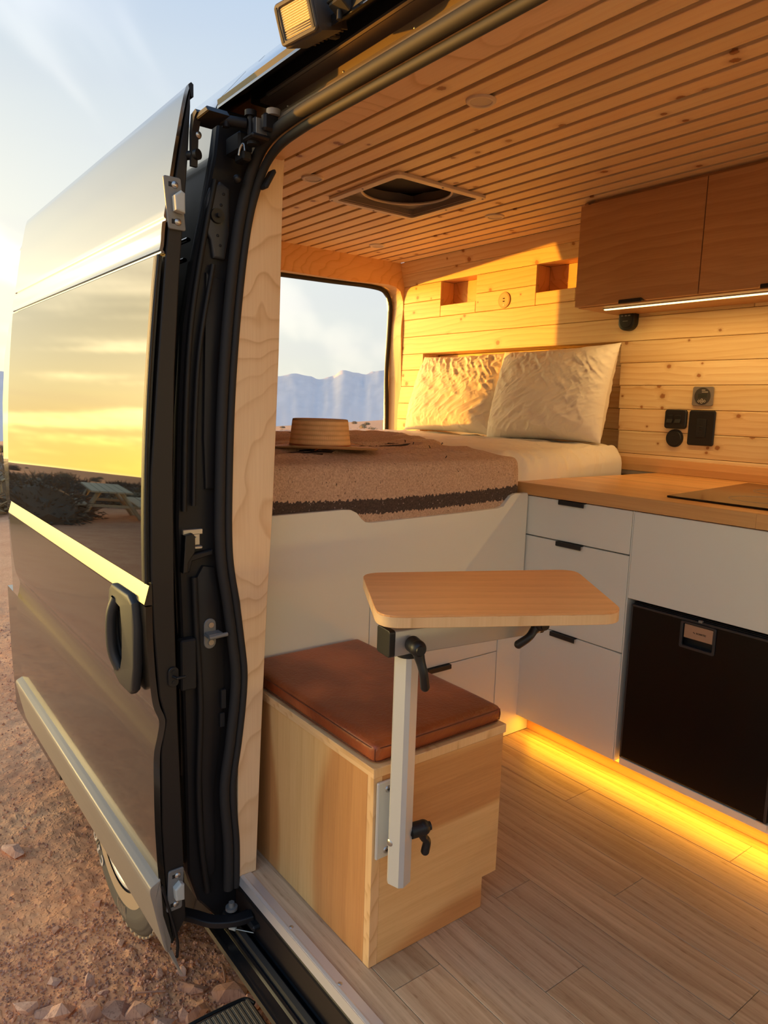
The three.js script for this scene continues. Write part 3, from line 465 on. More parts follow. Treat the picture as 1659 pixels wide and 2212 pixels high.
  const br = part(van, 'track_end_bracket', join([bb(-1.312, -1.304, 0.7435, 0.754, -0.560, -0.520, 0.001), bb(-1.312, -1.306, 0.722, 0.744, -0.555, -0.526, 0.001), bb(-1.312, -1.300, 0.715, 0.721, -0.558, -0.530, 0.0015)]), M.zinc);
  for (const [y, z] of [[0.738, -0.546], [0.729, -0.542]]) part(br, 'rivet', new THREE.SphereGeometry(0.0016, 8, 6).translate(-1.3055, y, z), M.steel);
  const st = part(van, 'striker', prismX([...Array.from({ length: 9 }, (_, i) => { const t = Math.PI * i / 8; return [-0.572 + 0.0125 * Math.cos(t), 0.560 + 0.0125 * Math.sin(t)]; }), ...Array.from({ length: 9 }, (_, i) => { const t = Math.PI + Math.PI * i / 8; return [-0.572 + 0.0125 * Math.cos(t), 0.523 + 0.0125 * Math.sin(t)]; })], -1.303, -1.299, { bevel: 0.001 }), M.greyPlate);
  part(st, 'loop', join([rod([-1.30, 0.541, -0.562], [-1.276, 0.541, -0.562], 0.0035), rod([-1.276, 0.541, -0.5595], [-1.276, 0.543, -0.598], 0.0042), bb(-1.300, -1.276, 0.543, 0.547, -0.590, -0.560, 0.001)]), M.greyPlate);
  for (const y of [0.560, 0.524]) { const s = part(st, 'screw', rod([-1.299, y, -0.573], [-1.2955, y, -0.573], 0.0062, 0.0055, 18), M.steel); }
  part(van, 'cable_cover', bb(-1.312, -1.290, 0.437, 0.540, -0.540, -0.508, 0.003), M.blackMatte);
  part(van, 'cable_guide', prismX([[-0.520, 0.745], [-0.535, 0.748], [-0.540, 0.742], [-0.540, 0.712], [-0.533, 0.702], [-0.526, 0.692], [-0.525, 0.672], [-0.515, 0.672]], -1.312, -1.292, { bevel: 0.002, seg: 2 }), M.black);
  part(van, 'wire_clip', join([bb(-1.302, -1.294, 0.38, 0.42, -0.604, -0.594, 0.001), bb(-1.302, -1.296, 0.34, 0.37, -0.602, -0.592, 0.001)]), M.blackMatte);
  part(van, 'hinge_block', join([bb(-1.295, -1.240, 1.440, 1.474, -0.632, -0.604, 0.004), bb(-1.27, -1.235, 1.425, 1.442, -0.628, -0.610, 0.003)]), M.jambDark);
  part(van, 'bump_stop', join([rod([-1.285, 1.402, -0.622], [-1.262, 1.398, -0.612], 0.006, 0.005), new THREE.SphereGeometry(0.0078, 12, 8).translate(-1.262, 1.398, -0.612)]), M.black);
  // rubber weatherstrip round the opening: fat bulb and the flange lip behind it
  const path = [[-1.286, -0.02, -0.604], [-1.286, 0.08, -0.604], [-1.286, 0.21, -0.596], [-1.286, 0.31, -0.609], [-1.286, 0.40, -0.619], [-1.286, 0.456, -0.621], [-1.286, 0.53, -0.613], [-1.286, 0.604, -0.603], [-1.286, 0.70, -0.589], [-1.286, 0.88, -0.589], [-1.286, 1.06, -0.597], [-1.286, 1.23, -0.613], [-1.284, 1.33, -0.627], [-1.274, 1.395, -0.639], [-1.245, 1.442, -0.645], [-1.20, 1.463, -0.646], [-1.12, 1.472, -0.646], [-0.95, 1.474, -0.646], [-0.6, 1.474, -0.646], [-0.2, 1.474, -0.646], [0.0, 1.474, -0.646]];
  part(van, 'door_seal', tube(path, 0.0105, 200, 10), M.rubber);
  part(van, 'seal_lip', tube(path.map(([x, y, z], i) => i < 13 ? [x + 0.002, y, z - 0.017] : [x + 0.004, y - 0.017, z - 0.012]), 0.008, 200, 8), M.rubber);
  part(van, 'seal_tab', bb(-0.012, 0.012, -0.02, 0.02, -0.004, 0.004, 0.003).rotateX(-0.5).translate(-1.25, 1.405, -0.668), M.blackMatte);
  // sill: aluminium-capped floor edge, well for the lower track, rubber, painted outer sill
  part(van, 'sill_rail', prismX([[-0.640, -0.004], [-0.6285, -0.004], [-0.6275, -0.014], [-0.6345, -0.022], [-0.6300, -0.028], [-0.6315, -0.038], [-0.650, -0.044], [-0.650, -0.12], [-0.640, -0.12]], -1.30, 0.1, { bevel: 0 }), M.jamb);
  part(van, 'track_well', prismX([[-0.665, -0.05], [-0.66, -0.135], [-0.618, -0.135], [-0.616, -0.105], [-0.605, -0.105], [-0.605, -0.16], [-0.68, -0.16], [-0.68, -0.05]], -1.33, 0.1), M.jambDark);
  part(van, 'sill_rubber', prismX([[-0.620, -0.120], [-0.619, -0.092], [-0.613, -0.085], [-0.604, -0.088], [-0.600, -0.100], [-0.600, -0.125]], -1.33, 0.1, { crease: 0.8 }), M.rubber);
  part(van, 'sill', prismX([[-0.605, -0.130], [-0.601, -0.100], [-0.597, -0.094], [-0.592, -0.095], [-0.590, -0.102], [-0.583, -0.1035], [-0.574, -0.1015], [-0.566, -0.104], [-0.563, -0.111], [-0.572, -0.122], [-0.612, -0.150], [-0.628, -0.19], [-0.64, -0.19], [-0.64, -0.13]], -1.335, 0.1, { crease: 0.7 }), M.sill);
  // rear: far door swung open, near door shut, header frame and seal
  const seal = [[-3.12, 0.60, -2.396], [-3.12, 0.896, -2.396], [-3.12, 1.192, -2.386], [-3.12, 1.318, -2.392], [-3.12, 1.48, -2.398], [-3.12, 1.535, -2.396], [-3.12, 1.578, -2.376], [-3.12, 1.600, -2.340], [-3.12, 1.608, -2.27], [-3.12, 1.604, -2.0], [-3.12, 1.600, -1.72], [-3.12, 1.590, -1.3], [-3.12, 1.58, -0.9]];
  part(van, 'rear_seal', tube(seal, 0.0105, 120, 8), M.rubber);
  part(van, 'rear_frame', prismX([[-2.60, -0.28], [-2.60, 1.55], [-2.45, 1.70], [-2.2, 1.80], [-1.55, 1.86], [-0.9, 1.80], [-0.72, 1.58], [-0.66, 1.2], [-0.62, 0.6], [-0.62, -0.28]], -3.155, -3.125, { holes: [[[-2.405, 0.45], [-2.398, 1.19], [-2.406, 1.50], [-2.395, 1.57], [-2.35, 1.612], [-2.27, 1.618], [-1.72, 1.612], [-0.95, 1.59], [-0.80, 1.45], [-0.74, 1.2], [-0.70, 0.45]]] }), M.paintLow);
  part(van, 'rear_corner_post', prismX([[-0.90, 1.73], [-0.72, 1.62], [-0.652, 1.53], [-0.615, 1.25], [-0.590, 1.0], [-0.585, 0.0], [-0.585, -0.28], [-0.76, -0.28], [-0.76, 1.2], [-0.90, 1.53]], -3.165, -3.0), M.paintLow);
  const rd = part(van, 'rear_door', bb(-3.20, -3.166, -0.15, 1.62, -1.44, -0.66, 0.01), M.paint);
  part(rd, 'rear_window', bb(-3.206, -3.2, 0.85, 1.35, -1.38, -0.80, 0.004), M.glassBlack);
  const od = part(van, 'open_rear_door', (() => { const g = prismX([[0.026, -0.15], [0.026, 0.85], [0.020, 1.2], [0.014, 1.45], [0.0, 1.555], [-0.026, 1.58], [-0.026, -0.15]], -0.78, 0, { crease: 0.6 }); g.rotateY(-1.02); g.translate(-3.215, 0, -2.515); return g; })(), M.tanDoor);
  part(od, 'hinge', bb(-3.22, -3.15, 1.47, 1.55, -2.50, -2.46, 0.004), M.zinc);
}
{ // rear wheel
  const w = part(van, 'wheel', (() => { // tyre: lathed section with tread blocks
    const s = [[0.205, -0.075], [0.212, -0.092], [0.222, -0.098], [0.246, -0.106], [0.262, -0.1085], [0.280, -0.1105], [0.282, -0.1120], [0.296, -0.1115], [0.304, -0.1085], [0.306, -0.1095], [0.314, -0.1070], [0.316, -0.1040], [0.322, -0.1035], [0.330, -0.098], [0.3365, -0.088], [0.340, -0.070]].map(([r, y]) => new THREE.Vector2(r, -y));
    const prof = [...s, ...[[0.340, 0.045], [0.333, 0.043], [0.333, 0.037], [0.341, 0.035], [0.341, 0.004], [0.334, 0.002], [0.334, -0.004], [0.341, -0.006], [0.341, -0.07], [0.33, -0.098], [0.28, -0.11], [0.21, -0.09], [0.205, -0.06]].map(([r, y]) => new THREE.Vector2(r, y))];
    const g = new THREE.LatheGeometry(prof, 72); g.rotateX(Math.PI / 2); return g;
  })(), M.tyre, 'dusty black tyre');
  w.position.set(-2.0, -0.205, -0.697);
  const tread = []; for (let i = 0; i < 56; i++) { const a = i / 56 * 2 * Math.PI; for (const [z, l] of [[0.085, 0.030], [0.056, 0.022]]) { const b = cbox(0.0265, 0.006, l, 0.0015); b.rotateY(z > 0.06 ? 0.15 : -0.25); b.translate(0, z > 0.06 ? 0.3355 : 0.3405, z); b.rotateZ(a + (z > 0.06 ? 0 : 0.03)); tread.push(b); } }
  part(w, 'tread', join(tread), M.tyreDust).userData.kind = 'stuff';
  const ribs = []; for (let i = 0; i < 150; i++) { const a = i / 150 * 2 * Math.PI; if (i % 25 < 7) { const b = cbox(0.0035, 0.034, 0.0025, 0.0008); b.translate(0, 0.277, 0.1115); b.rotateZ(a); ribs.push(b); } }
  part(w, 'sidewall_ribs', join(ribs), M.tyreDust).userData.kind = 'stuff';
  part(w, 'sidewall_band', new THREE.RingGeometry(0.214, 0.258, 72, 1).translate(0, 0, 0.1085), M.tyreDust);
  const rim = part(w, 'rim', (() => { const p = [[0.0, 0.100], [0.05, 0.100], [0.06, 0.090], [0.10, 0.086], [0.135, 0.096], [0.15, 0.104], [0.172, 0.102], [0.180, 0.092], [0.188, 0.093], [0.194, 0.104], [0.203, 0.108], [0.212, 0.104], [0.205, 0.0]].map(([r, y]) => new THREE.Vector2(Math.max(r, 0.0001), -y)); const g = new THREE.LatheGeometry(p, 64); g.rotateX(-Math.PI / 2); return g; })(), M.rim);
  const font = await new FontLoader().loadAsync('fonts/droid/droid_sans_bold.typeface.json');
  const letters = [['C', 236], ['I', 228], ['O', 219], ['M', 209]].map(([ch, deg]) => { const g = new TextGeometry(ch, { font, size: 0.036, depth: 0.002, curveSegments: 5 }); g.center(); g.translate(0, 0.279, 0.1120); g.rotateZ((deg - 90) * Math.PI / 180); return g; });
  part(w, 'sidewall_letters', join(letters), M.rim);
  const small = new TextGeometry('100T', { font, size: 0.011, depth: 0.0012, curveSegments: 3 }); small.center(); small.translate(0, 0.236, 0.1085); small.rotateZ(104 * Math.PI / 180); part(w, 'sidewall_marking', small, M.tyre);
}

// ---------------------------------------------------------------- sliding door, slid back along the flank
{
  const X0 = -2.52, X1 = -1.265;
  const d = thing('sliding_door', 'dark glossy side door slid open to the rear, mirroring the yellow sunset', 'door');
  const sm = (pts, n = 8) => new THREE.CatmullRomCurve3(pts.map(([z, y]) => V(z, y, 0)), false, 'centripetal').getPoints(n * (pts.length - 1)).map((p) => [p.x, p.y]);
  const win = []; for (let i = 0; i <= 24; i++) { const y = mix(1.246, 0.668, i / 24); win.push([-0.4345 - 0.107 * Math.pow(y - 0.70, 2), y]); }
  const upper = sm([[-0.5225, 1.534], [-0.518, 1.528], [-0.4985, 1.44], [-0.4845, 1.36], [-0.4765, 1.312]], 8);
  const rib = [[-0.4765, 1.309], [-0.4795, 1.307], [-0.4795, 1.304], ...sm([[-0.4735, 1.301], [-0.4715, 1.285], [-0.4695, 1.262], [-0.4675, 1.254]], 5), [-0.4705, 1.252], [-0.4705, 1.249]];
  const low = sm([[-0.4325, 0.625], [-0.4330, 0.58], [-0.4345, 0.53], [-0.4385, 0.47], [-0.4440, 0.430], [-0.4530, 0.405], [-0.4540, 0.395], [-0.4500, 0.370], [-0.4435, 0.34], [-0.4420, 0.27], [-0.4430, 0.18], [-0.4480, 0.08], [-0.4560, -0.02], [-0.464, -0.07]], 5);
  const belt = [[-0.4365, 0.666], [-0.4395, 0.664], [-0.4385, 0.6605], [-0.4300, 0.6300], [-0.4305, 0.6275]];
  const inner = [[-0.474, -0.075], [-0.503, -0.03], [-0.498, 0.16], [-0.491, 0.39], [-0.487, 0.63], [-0.488, 0.886], [-0.493, 1.05], [-0.503, 1.212], [-0.5145, 1.34], [-0.5215, 1.42], [-0.5265, 1.50], [-0.5265, 1.534]];
  const lowIn = low.map(([z, y]) => [z - 0.012, y]).reverse(), upIn = [...upper, ...rib].map(([z, y]) => [z - 0.006, y]).reverse();
  part(d, 'upper_panel', prismX([...upper, ...rib, ...upIn], X0, X1, { crease: 0.35 }), M.paint);
  part(d, 'window_panel', prismX([...win, ...win.map(([z, y]) => [z - 0.004, y]).reverse()], X0 + 0.004, X1 - 0.022, { crease: 0.4 }), M.glassBlack, 'dark blank window panel mirroring the sunset');
  part(d, 'belt_moulding', prismX([...belt, [-0.445, 0.6275], [-0.445, 0.666]], X0, X1, { crease: 0.2 }), M.paintBelt, 'bright crease along the middle of the door');
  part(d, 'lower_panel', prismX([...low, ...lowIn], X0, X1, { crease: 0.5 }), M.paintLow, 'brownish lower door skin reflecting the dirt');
  part(d, 'door_core', prismX([[-0.445, 0.664], [-0.4475, 0.58], [-0.456, 0.45], [-0.4685, 0.398], [-0.4585, 0.34], [-0.4575, 0.18], [-0.463, 0.06], [-0.474, -0.05], ...inner, [-0.509, 1.44], [-0.488, 1.32], [-0.4795, 1.25], [-0.462, 1.05], [-0.447, 0.86], [-0.4445, 0.70]], X0 + 0.004, X1 - 0.0015, { bevel: 0.002, crease: 0.5 }), M.edge, 'dark inner frame with its narrow front edge');
  part(d, 'front_trim', prismX([...win.map(([z, y]) => [z + 0.001, y]), ...win.map(([z, y]) => [z - 0.010, y]).reverse()], X1 - 0.021, X1 - 0.010, { crease: 0.4 }), M.black);
  part(d, 'front_trim', tube(win.filter((_, i) => i % 3 === 0).map(([z, y]) => [X1 - 0.004, y, z - 0.001]), 0.0035, 30, 8), M.black);
  part(d, 'top_cap', prismX([[-0.5225, 1.534], [-0.527, 1.538], [-0.531, 1.535], [-0.531, 1.515], [-0.527, 1.515]], X0, X1 + 0.001), M.jambDark);
  // cladding along the foot of the door with its hanging tail
  const cl = sm([[-0.4500, 0.0790], [-0.440, 0.0745], [-0.4305, 0.0685], [-0.4285, 0.060], [-0.434, 0.03], [-0.446, -0.03], [-0.4565, -0.075], [-0.462, -0.084], [-0.468, -0.080]], 4);
  part(d, 'cladding', prismX([...cl, [-0.470, -0.06], [-0.455, 0.0], [-0.452, 0.06]], X0 - 0.004, X1 + 0.006, { bevel: 0.003, seg: 2, crease: 0.5 }), M.clad, 'dusty beige rocker cladding along the door foot');
  part(d, 'cladding_tail', (() => { const g = new ConvexGeometry([V(-1.30, -0.080, -0.462), V(-1.262, -0.080, -0.462), V(-1.262, -0.083, -0.472), V(-1.30, -0.083, -0.472), V(-1.259, -0.145, -0.487), V(-1.256, -0.143, -0.490)]); return g; })(), M.clad);
  part(d, 'bottom_seal', tube([[X1 + 0.004, 0.066, -0.452], [X1 + 0.006, 0.0, -0.468], [X1 + 0.006, -0.07, -0.482], [X1 + 0.002, -0.105, -0.482]], 0.003, 20, 6), M.jambDark);
  // pull handle
  const hx = (x, y) => [x, y];
  const sur = [[-1.440, 0.622], [-1.423, 0.637], [-1.323, 0.637], [-1.300, 0.625], [-1.291, 0.58], [-1.296, 0.50], [-1.308, 0.452], [-1.323, 0.441], [-1.383, 0.441], [-1.418, 0.452], [-1.448, 0.50], [-1.453, 0.56]];
  const hole = [[-1.428, 0.60], [-1.393, 0.612], [-1.363, 0.608], [-1.353, 0.56], [-1.358, 0.50], [-1.373, 0.468], [-1.403, 0.474], [-1.430, 0.52], [-1.434, 0.56]];
  const h = part(d, 'handle', prismZ(sur, -0.4365, -0.4180, { bevel: 0.006, seg: 3, holes: [hole], crease: 0.6 }), M.handle, 'black pull handle');
  part(h, 'recess', prismZ(hole.map(([x, y]) => [x * 1.0, y]), -0.4380, -0.4330, {}), M.blackMatte);
  part(h, 'grip', tube([[-1.404, 0.612, -0.4230], [-1.409, 0.585, -0.4150], [-1.411, 0.54, -0.4125], [-1.407, 0.50, -0.4150], [-1.394, 0.470, -0.4230]], 0.0105, 30, 12), M.handle);
  // guide wedges and catch on the front edge
  const wedge = (y, z, s) => {
    const p = part(d, 'guide_wedge', prismX(rrect(z - 0.0155, z + 0.0155, y - 0.043, y + 0.043, 0.004).map(([a, b]) => [a + (b - y) * 0.10 * s, b]), X1 - 0.001, X1 + 0.004, { bevel: 0.001 }), M.greyPlate, 'grey guide wedge plate with two screws');
    part(p, 'wedge', prismX([[z - 0.013, y - 0.017], [z + 0.004, y - 0.014], [z + 0.006, y + 0.010], [z - 0.006, y + 0.020], [z - 0.013, y + 0.016]], X1 + 0.003, X1 + 0.020, { bevel: 0.003, seg: 2 }), M.nylon, 'pale plastic wedge');
    for (const [dy, dz] of [[0.030, -0.003 + 0.003 * s], [-0.030, -0.002 - 0.003 * s]]) { part(p, 'slot', bb(X1 + 0.0036, X1 + 0.0046, y + dy - 0.004, y + dy + 0.004, z + dz - 0.002, z + dz + 0.011, 0.0004), M.jambDark); const g = new THREE.SphereGeometry(0.0063, 16, 8, 0, Math.PI * 2, 0, Math.PI / 2); g.scale(1, 0.6, 1); g.rotateZ(-Math.PI / 2); g.translate(X1 + 0.0042, y + dy, z + dz); part(p, 'screw', g, M.steel); }
  };
  wedge(1.334, -0.4945, 1); wedge(0.044, -0.4800, -0.6);
  const ct = part(d, 'catch', prismX(rrect(-0.492, -0.472, 0.463, 0.502, 0.009), X1 - 0.001, X1 + 0.004, { bevel: 0.001 }), M.black);
  part(ct, 'catch_loop', join([rod([X1, 0.484, -0.480], [X1 + 0.016, 0.484, -0.484], 0.0028), rod([X1 + 0.016, 0.484, -0.482], [X1 + 0.016, 0.484, -0.500], 0.0028)]), M.black);
  for (const y of [0.493, 0.472]) part(ct, 'screw', rod([X1 + 0.003, y, -0.482], [X1 + 0.0055, y, -0.482], 0.004, 0.004, 12), M.jambDark);
  part(d, 'buffer', join([rod([X1 - 0.01, 1.420, -0.520], [X1 + 0.010, 1.420, -0.532], 0.0075, 0.0075), rod([X1 + 0.008, 1.420, -0.531], [X1 + 0.014, 1.420, -0.534], 0.0095, 0.009)]), M.black);
  // arms that carry the door
  const ua = part(d, 'upper_arm', join([prismZ([[-1.262, 1.400], [-1.256, 1.400], [-1.250, 1.455], [-1.240, 1.474], [-1.230, 1.480], [-1.236, 1.486], [-1.255, 1.482], [-1.262, 1.455]], -0.534, -0.522), (() => { const g = prismZ([[-1.262, 1.477], [-1.20, 1.478], [-1.19, 1.468], [-1.262, 1.466]], -0.02, 0.02, { bevel: 0.002 }); return g; })().rotateY(0.0).translate(0, 0.004, -0.545), tube([[-1.252, 1.478, -0.530], [-1.245, 1.481, -0.555], [-1.236, 1.482, -0.585], [-1.228, 1.482, -0.612]], 0.0095, 20, 8)]), M.jamb);
  part(ua, 'bolt', rod([-1.236, 1.470, -0.578], [-1.236, 1.492, -0.578], 0.0065, 0.0065, 12), M.jamb); part(ua, 'bolt', rod([-1.222, 1.455, -0.618], [-1.222, 1.500, -0.618], 0.0055, 0.0055, 12), M.jamb); part(ua, 'bolt_head', rod([-1.222, 1.494, -0.618], [-1.222, 1.503, -0.618], 0.0105, 0.0105, 12), M.jamb); part(ua, 'bolt', new THREE.SphereGeometry(0.007, 12, 8).translate(-1.255, 1.452, -0.534), M.steel);
  const rb = part(d, 'roller_carriage', join([bb(-1.226, -1.188, 1.450, 1.458, -0.640, -0.604, 0.003), bb(-1.206, -1.196, 1.455, 1.487, -0.640, -0.612, 0.003), bb(-1.190, -1.175, 1.462, 1.490, -0.650, -0.620, 0.004)]), M.jamb);
  part(rb, 'face', bb(-1.196, -1.1955, 1.459, 1.485, -0.637, -0.615, 0.0002), M.zinc); part(rb, 'roller', rod([-1.180, 1.488, -0.640], [-1.180, 1.498, -0.640], 0.0125, 0.0125, 20), M.plasticG); part(rb, 'roller', rod([-1.212, 1.444, -0.618], [-1.212, 1.452, -0.618], 0.011, 0.010, 20), M.jamb);
  part(rb, 'clip', tube([[-1.232, 1.428, -0.600], [-1.230, 1.440, -0.602], [-1.222, 1.446, -0.604], [-1.216, 1.432, -0.604]], 0.0018, 16, 6), M.steel);
  const la = part(d, 'lower_arm', (() => { const pts = [[-1.318, -0.058, -0.515], [-1.295, -0.060, -0.535], [-1.268, -0.062, -0.556], [-1.250, -0.062, -0.580], [-1.238, -0.061, -0.605], [-1.232, -0.060, -0.632]]; const c = new THREE.CatmullRomCurve3(pts.map((p) => V(...p))); const s = shapeOf(rrect(-0.007, 0.007, -0.013, 0.013, 0.003)); return new THREE.ExtrudeGeometry(s, { steps: 30, bevelEnabled: false, extrudePath: c }); })(), M.jamb);
  part(la, 'bolt', join([rod([-1.262, -0.050, -0.600], [-1.262, -0.044, -0.600], 0.0125, 0.0125, 18), rod([-1.262, -0.044, -0.600], [-1.262, -0.034, -0.600], 0.007, 0.0065, 6)]), M.greyPlate);
  part(la, 'cable_end', join([rod([-1.250, -0.080, -0.590], [-1.238, -0.080, -0.598], 0.0042, 0.0042, 10), rod([-1.238, -0.080, -0.598], [-1.205, -0.078, -0.622], 0.001, 0.001, 6)]), M.nylon);
  part(la, 'guide', bb(-1.262, -1.20, -0.075, -0.062, -0.650, -0.618, 0.004), M.jambDark);
}
// ---------------------------------------------------------------- roof lamps and step
function flood(x, label, tilt) {
  const g = thing('flood_light', label, 'lamp', undefined, [x, 1.548, -0.588]);
  part(g, 'housing', prismX([[0.020, 0.030], [0.030, 0.020], [0.032, -0.018], [0.024, -0.028], [-0.02, -0.024], [-0.034, 0.0], [-0.034, 0.026], [-0.01, 0.036]], -0.037, 0.037, { bevel: 0.004, seg: 2, crease: 0.5 }), M.lampBody, 'dark cast housing');
  const fr = part(g, 'bezel', prismZ(rrect(-0.036, 0.036, -0.027, 0.027, 0.007), 0.0275, 0.034, { bevel: 0.0015, holes: [rrect(-0.026, 0.026, -0.020, 0.020, 0.003)] }), M.lampBody);
  const ln = part(g, 'lens', bb(-0.026, 0.026, -0.020, 0.020, 0.028, 0.0315, 0.0005), M.lens, 'ribbed lens, unlit');
  for (let i = 0; i < 13; i++) part(ln, 'lens_rib', rod([-0.025, -0.018 + i * 0.003, 0.0315], [0.025, -0.018 + i * 0.003, 0.0315], 0.0009, 0.0009, 6), M.lens);
  for (const s of [-1, 1]) part(g, 'vent_slot', prismZ([[s * 0.029, 0.022], [s * 0.0325, 0.022], [s * 0.0325, -0.022], [s * 0.029, -0.022], [s * 0.0305, 0.0]], 0.0335, 0.0348), M.jambDark);
  for (let i = 0; i < 9; i++) part(g, 'fin', bb(-0.032 + i * 0.008 - 0.0012, -0.032 + i * 0.008 + 0.0012, -0.02, 0.043, -0.040, 0.012, 0.001), M.lampBody);
  part(g, 'bracket', join([bb(-0.006, 0.006, -0.02, 0.06, -0.056, -0.034, 0.002), bb(-0.03, 0.03, 0.05, 0.058, -0.16, -0.034, 0.002)]), M.blackMatte);
  g.rotation.set(tilt, 0.25, 0.0); return g;
}
flood(-0.975, 'ribbed amber-lit flood lamp fixed to the roof edge, whole in view', 0.30);
{
  const g = thing('lamp_bracket', 'black finned bracket beside the roof flood lamp at the top edge', 'bracket', undefined, [-0.905, 1.555, -0.605]);
  part(g, 'side_plate', prismX([[0.018, 0.03], [0.022, -0.012], [0.006, -0.022], [-0.03, 0.0], [-0.03, 0.05]], -0.016, 0.016, { bevel: 0.003, seg: 2 }), M.blackMatte);
  for (let i = 0; i < 4; i++) part(g, 'rib', bb(-0.018, 0.018, -0.008 + i * 0.011, -0.004 + i * 0.011, -0.02, 0.024 - i * 0.001, 0.001), M.black);
  part(g, 'bolt', rod([-0.002, -0.030, 0.012], [-0.002, -0.018, 0.012], 0.004, 0.004, 8), M.jambDark);
}
{
  const g = thing('side_step', 'ribbed brown-grey step tread below the van sill at the bottom edge', 'step');
  const y = -0.34;
  part(g, 'tread', prismY(rrect(-1.325, -0.3, -0.672, -0.470, 0.02).map(([a, b]) => [a, b]), y - 0.025, y, { bevel: 0.003, seg: 2 }), M.stepM);
  for (let i = 0; i < 17; i++) part(g, 'rib', bb(-1.318, -0.31, y - 0.001, y + 0.0035, -0.664 + i * 0.0115 - 0.0035, -0.664 + i * 0.0115 + 0.0035, 0.001), M.stepRib);
  for (let i = 0; i < 17; i++) part(g, 'groove_line', bb(-1.318, -0.31, y + 0.0003, y + 0.0012, -0.664 + i * 0.0115 + 0.0042, -0.664 + i * 0.0115 + 0.0058, 0.0003), M.stepLine);
  part(g, 'rim', tube([[-1.30, y, -0.674], [-1.322, y, -0.664], [-1.327, y, -0.64], [-1.327, y, -0.50], [-1.320, y, -0.478], [-1.30, y, -0.468]], 0.004, 40, 8), M.jambDark);
  for (const x of [-1.1, -0.5]) part(g, 'support_arm', bb(x - 0.02, x + 0.02, y - 0.05, y - 0.025, -0.8, -0.5, 0.003), M.jambDark);
}

// ---------------------------------------------------------------- interior shell
{ // floor planks along the van
  const g = struct('floor', 'pale oak-look plank floor of the van'), rnd = mulberry(8);
  part(g, 'subfloor', bb(-1.45, 1.15, -0.10, -0.008, -2.55, -0.634, 0.001), M.gapDark);
  const rows = [-0.6335, -0.71, -0.8165, -0.925, -1.030, -1.133, -1.240, -1.344, -1.452, -1.557, -1.66, -1.78];
  const joints = [[], [-0.855], [-1.25, -0.40], [-0.70], [-0.920], [-0.482], [-0.782], [0.1], [-1.080, 0.05], [-0.7], [-0.3]];
  for (let i = 0; i + 1 < rows.length; i++) {
    const xs = [-1.43, ...joints[i].filter((x) => x > -1.42), 1.15];
    for (let k = 0; k + 1 < xs.length; k++) part(g, 'plank', bb(xs[k] + 0.0004, xs[k + 1] - 0.0004, -0.008, 0, rows[i + 1] + 0.0004, rows[i] - 0.0004, 0.0008, 0, rnd() * 2, rnd()), M.oak[i === 0 ? 0 : Math.floor(rnd() * 4)]);
  }
  const t = struct('trim_4', 'aluminium threshold strip along the floor edge at the side opening');
  part(t, 'threshold', prismX([[-0.6305, 0.0], [-0.6290, 0.0015], [-0.6295, 0.0035], [-0.6345, 0.0050], [-0.6380, 0.0042], [-0.6535, 0.0035], [-0.6555, 0.0005], [-0.650, 0.0]], -1.279, 0.0), M.alu);
  part(t, 'threshold_lip', prismX([[-0.6265, -0.016], [-0.6255, -0.016], [-0.6280, 0.0030], [-0.6305, 0.0030]], -1.279, 0.0), M.alu);
  for (const x of [-1.086, -0.918, -0.75, -0.58]) { const s = new THREE.SphereGeometry(0.0045, 12, 6); s.scale(1, 0.45, 1); s.translate(x, 0.0040, -0.6405); part(t, 'screw', s, M.steel); }
}
const WZ = -2.42;
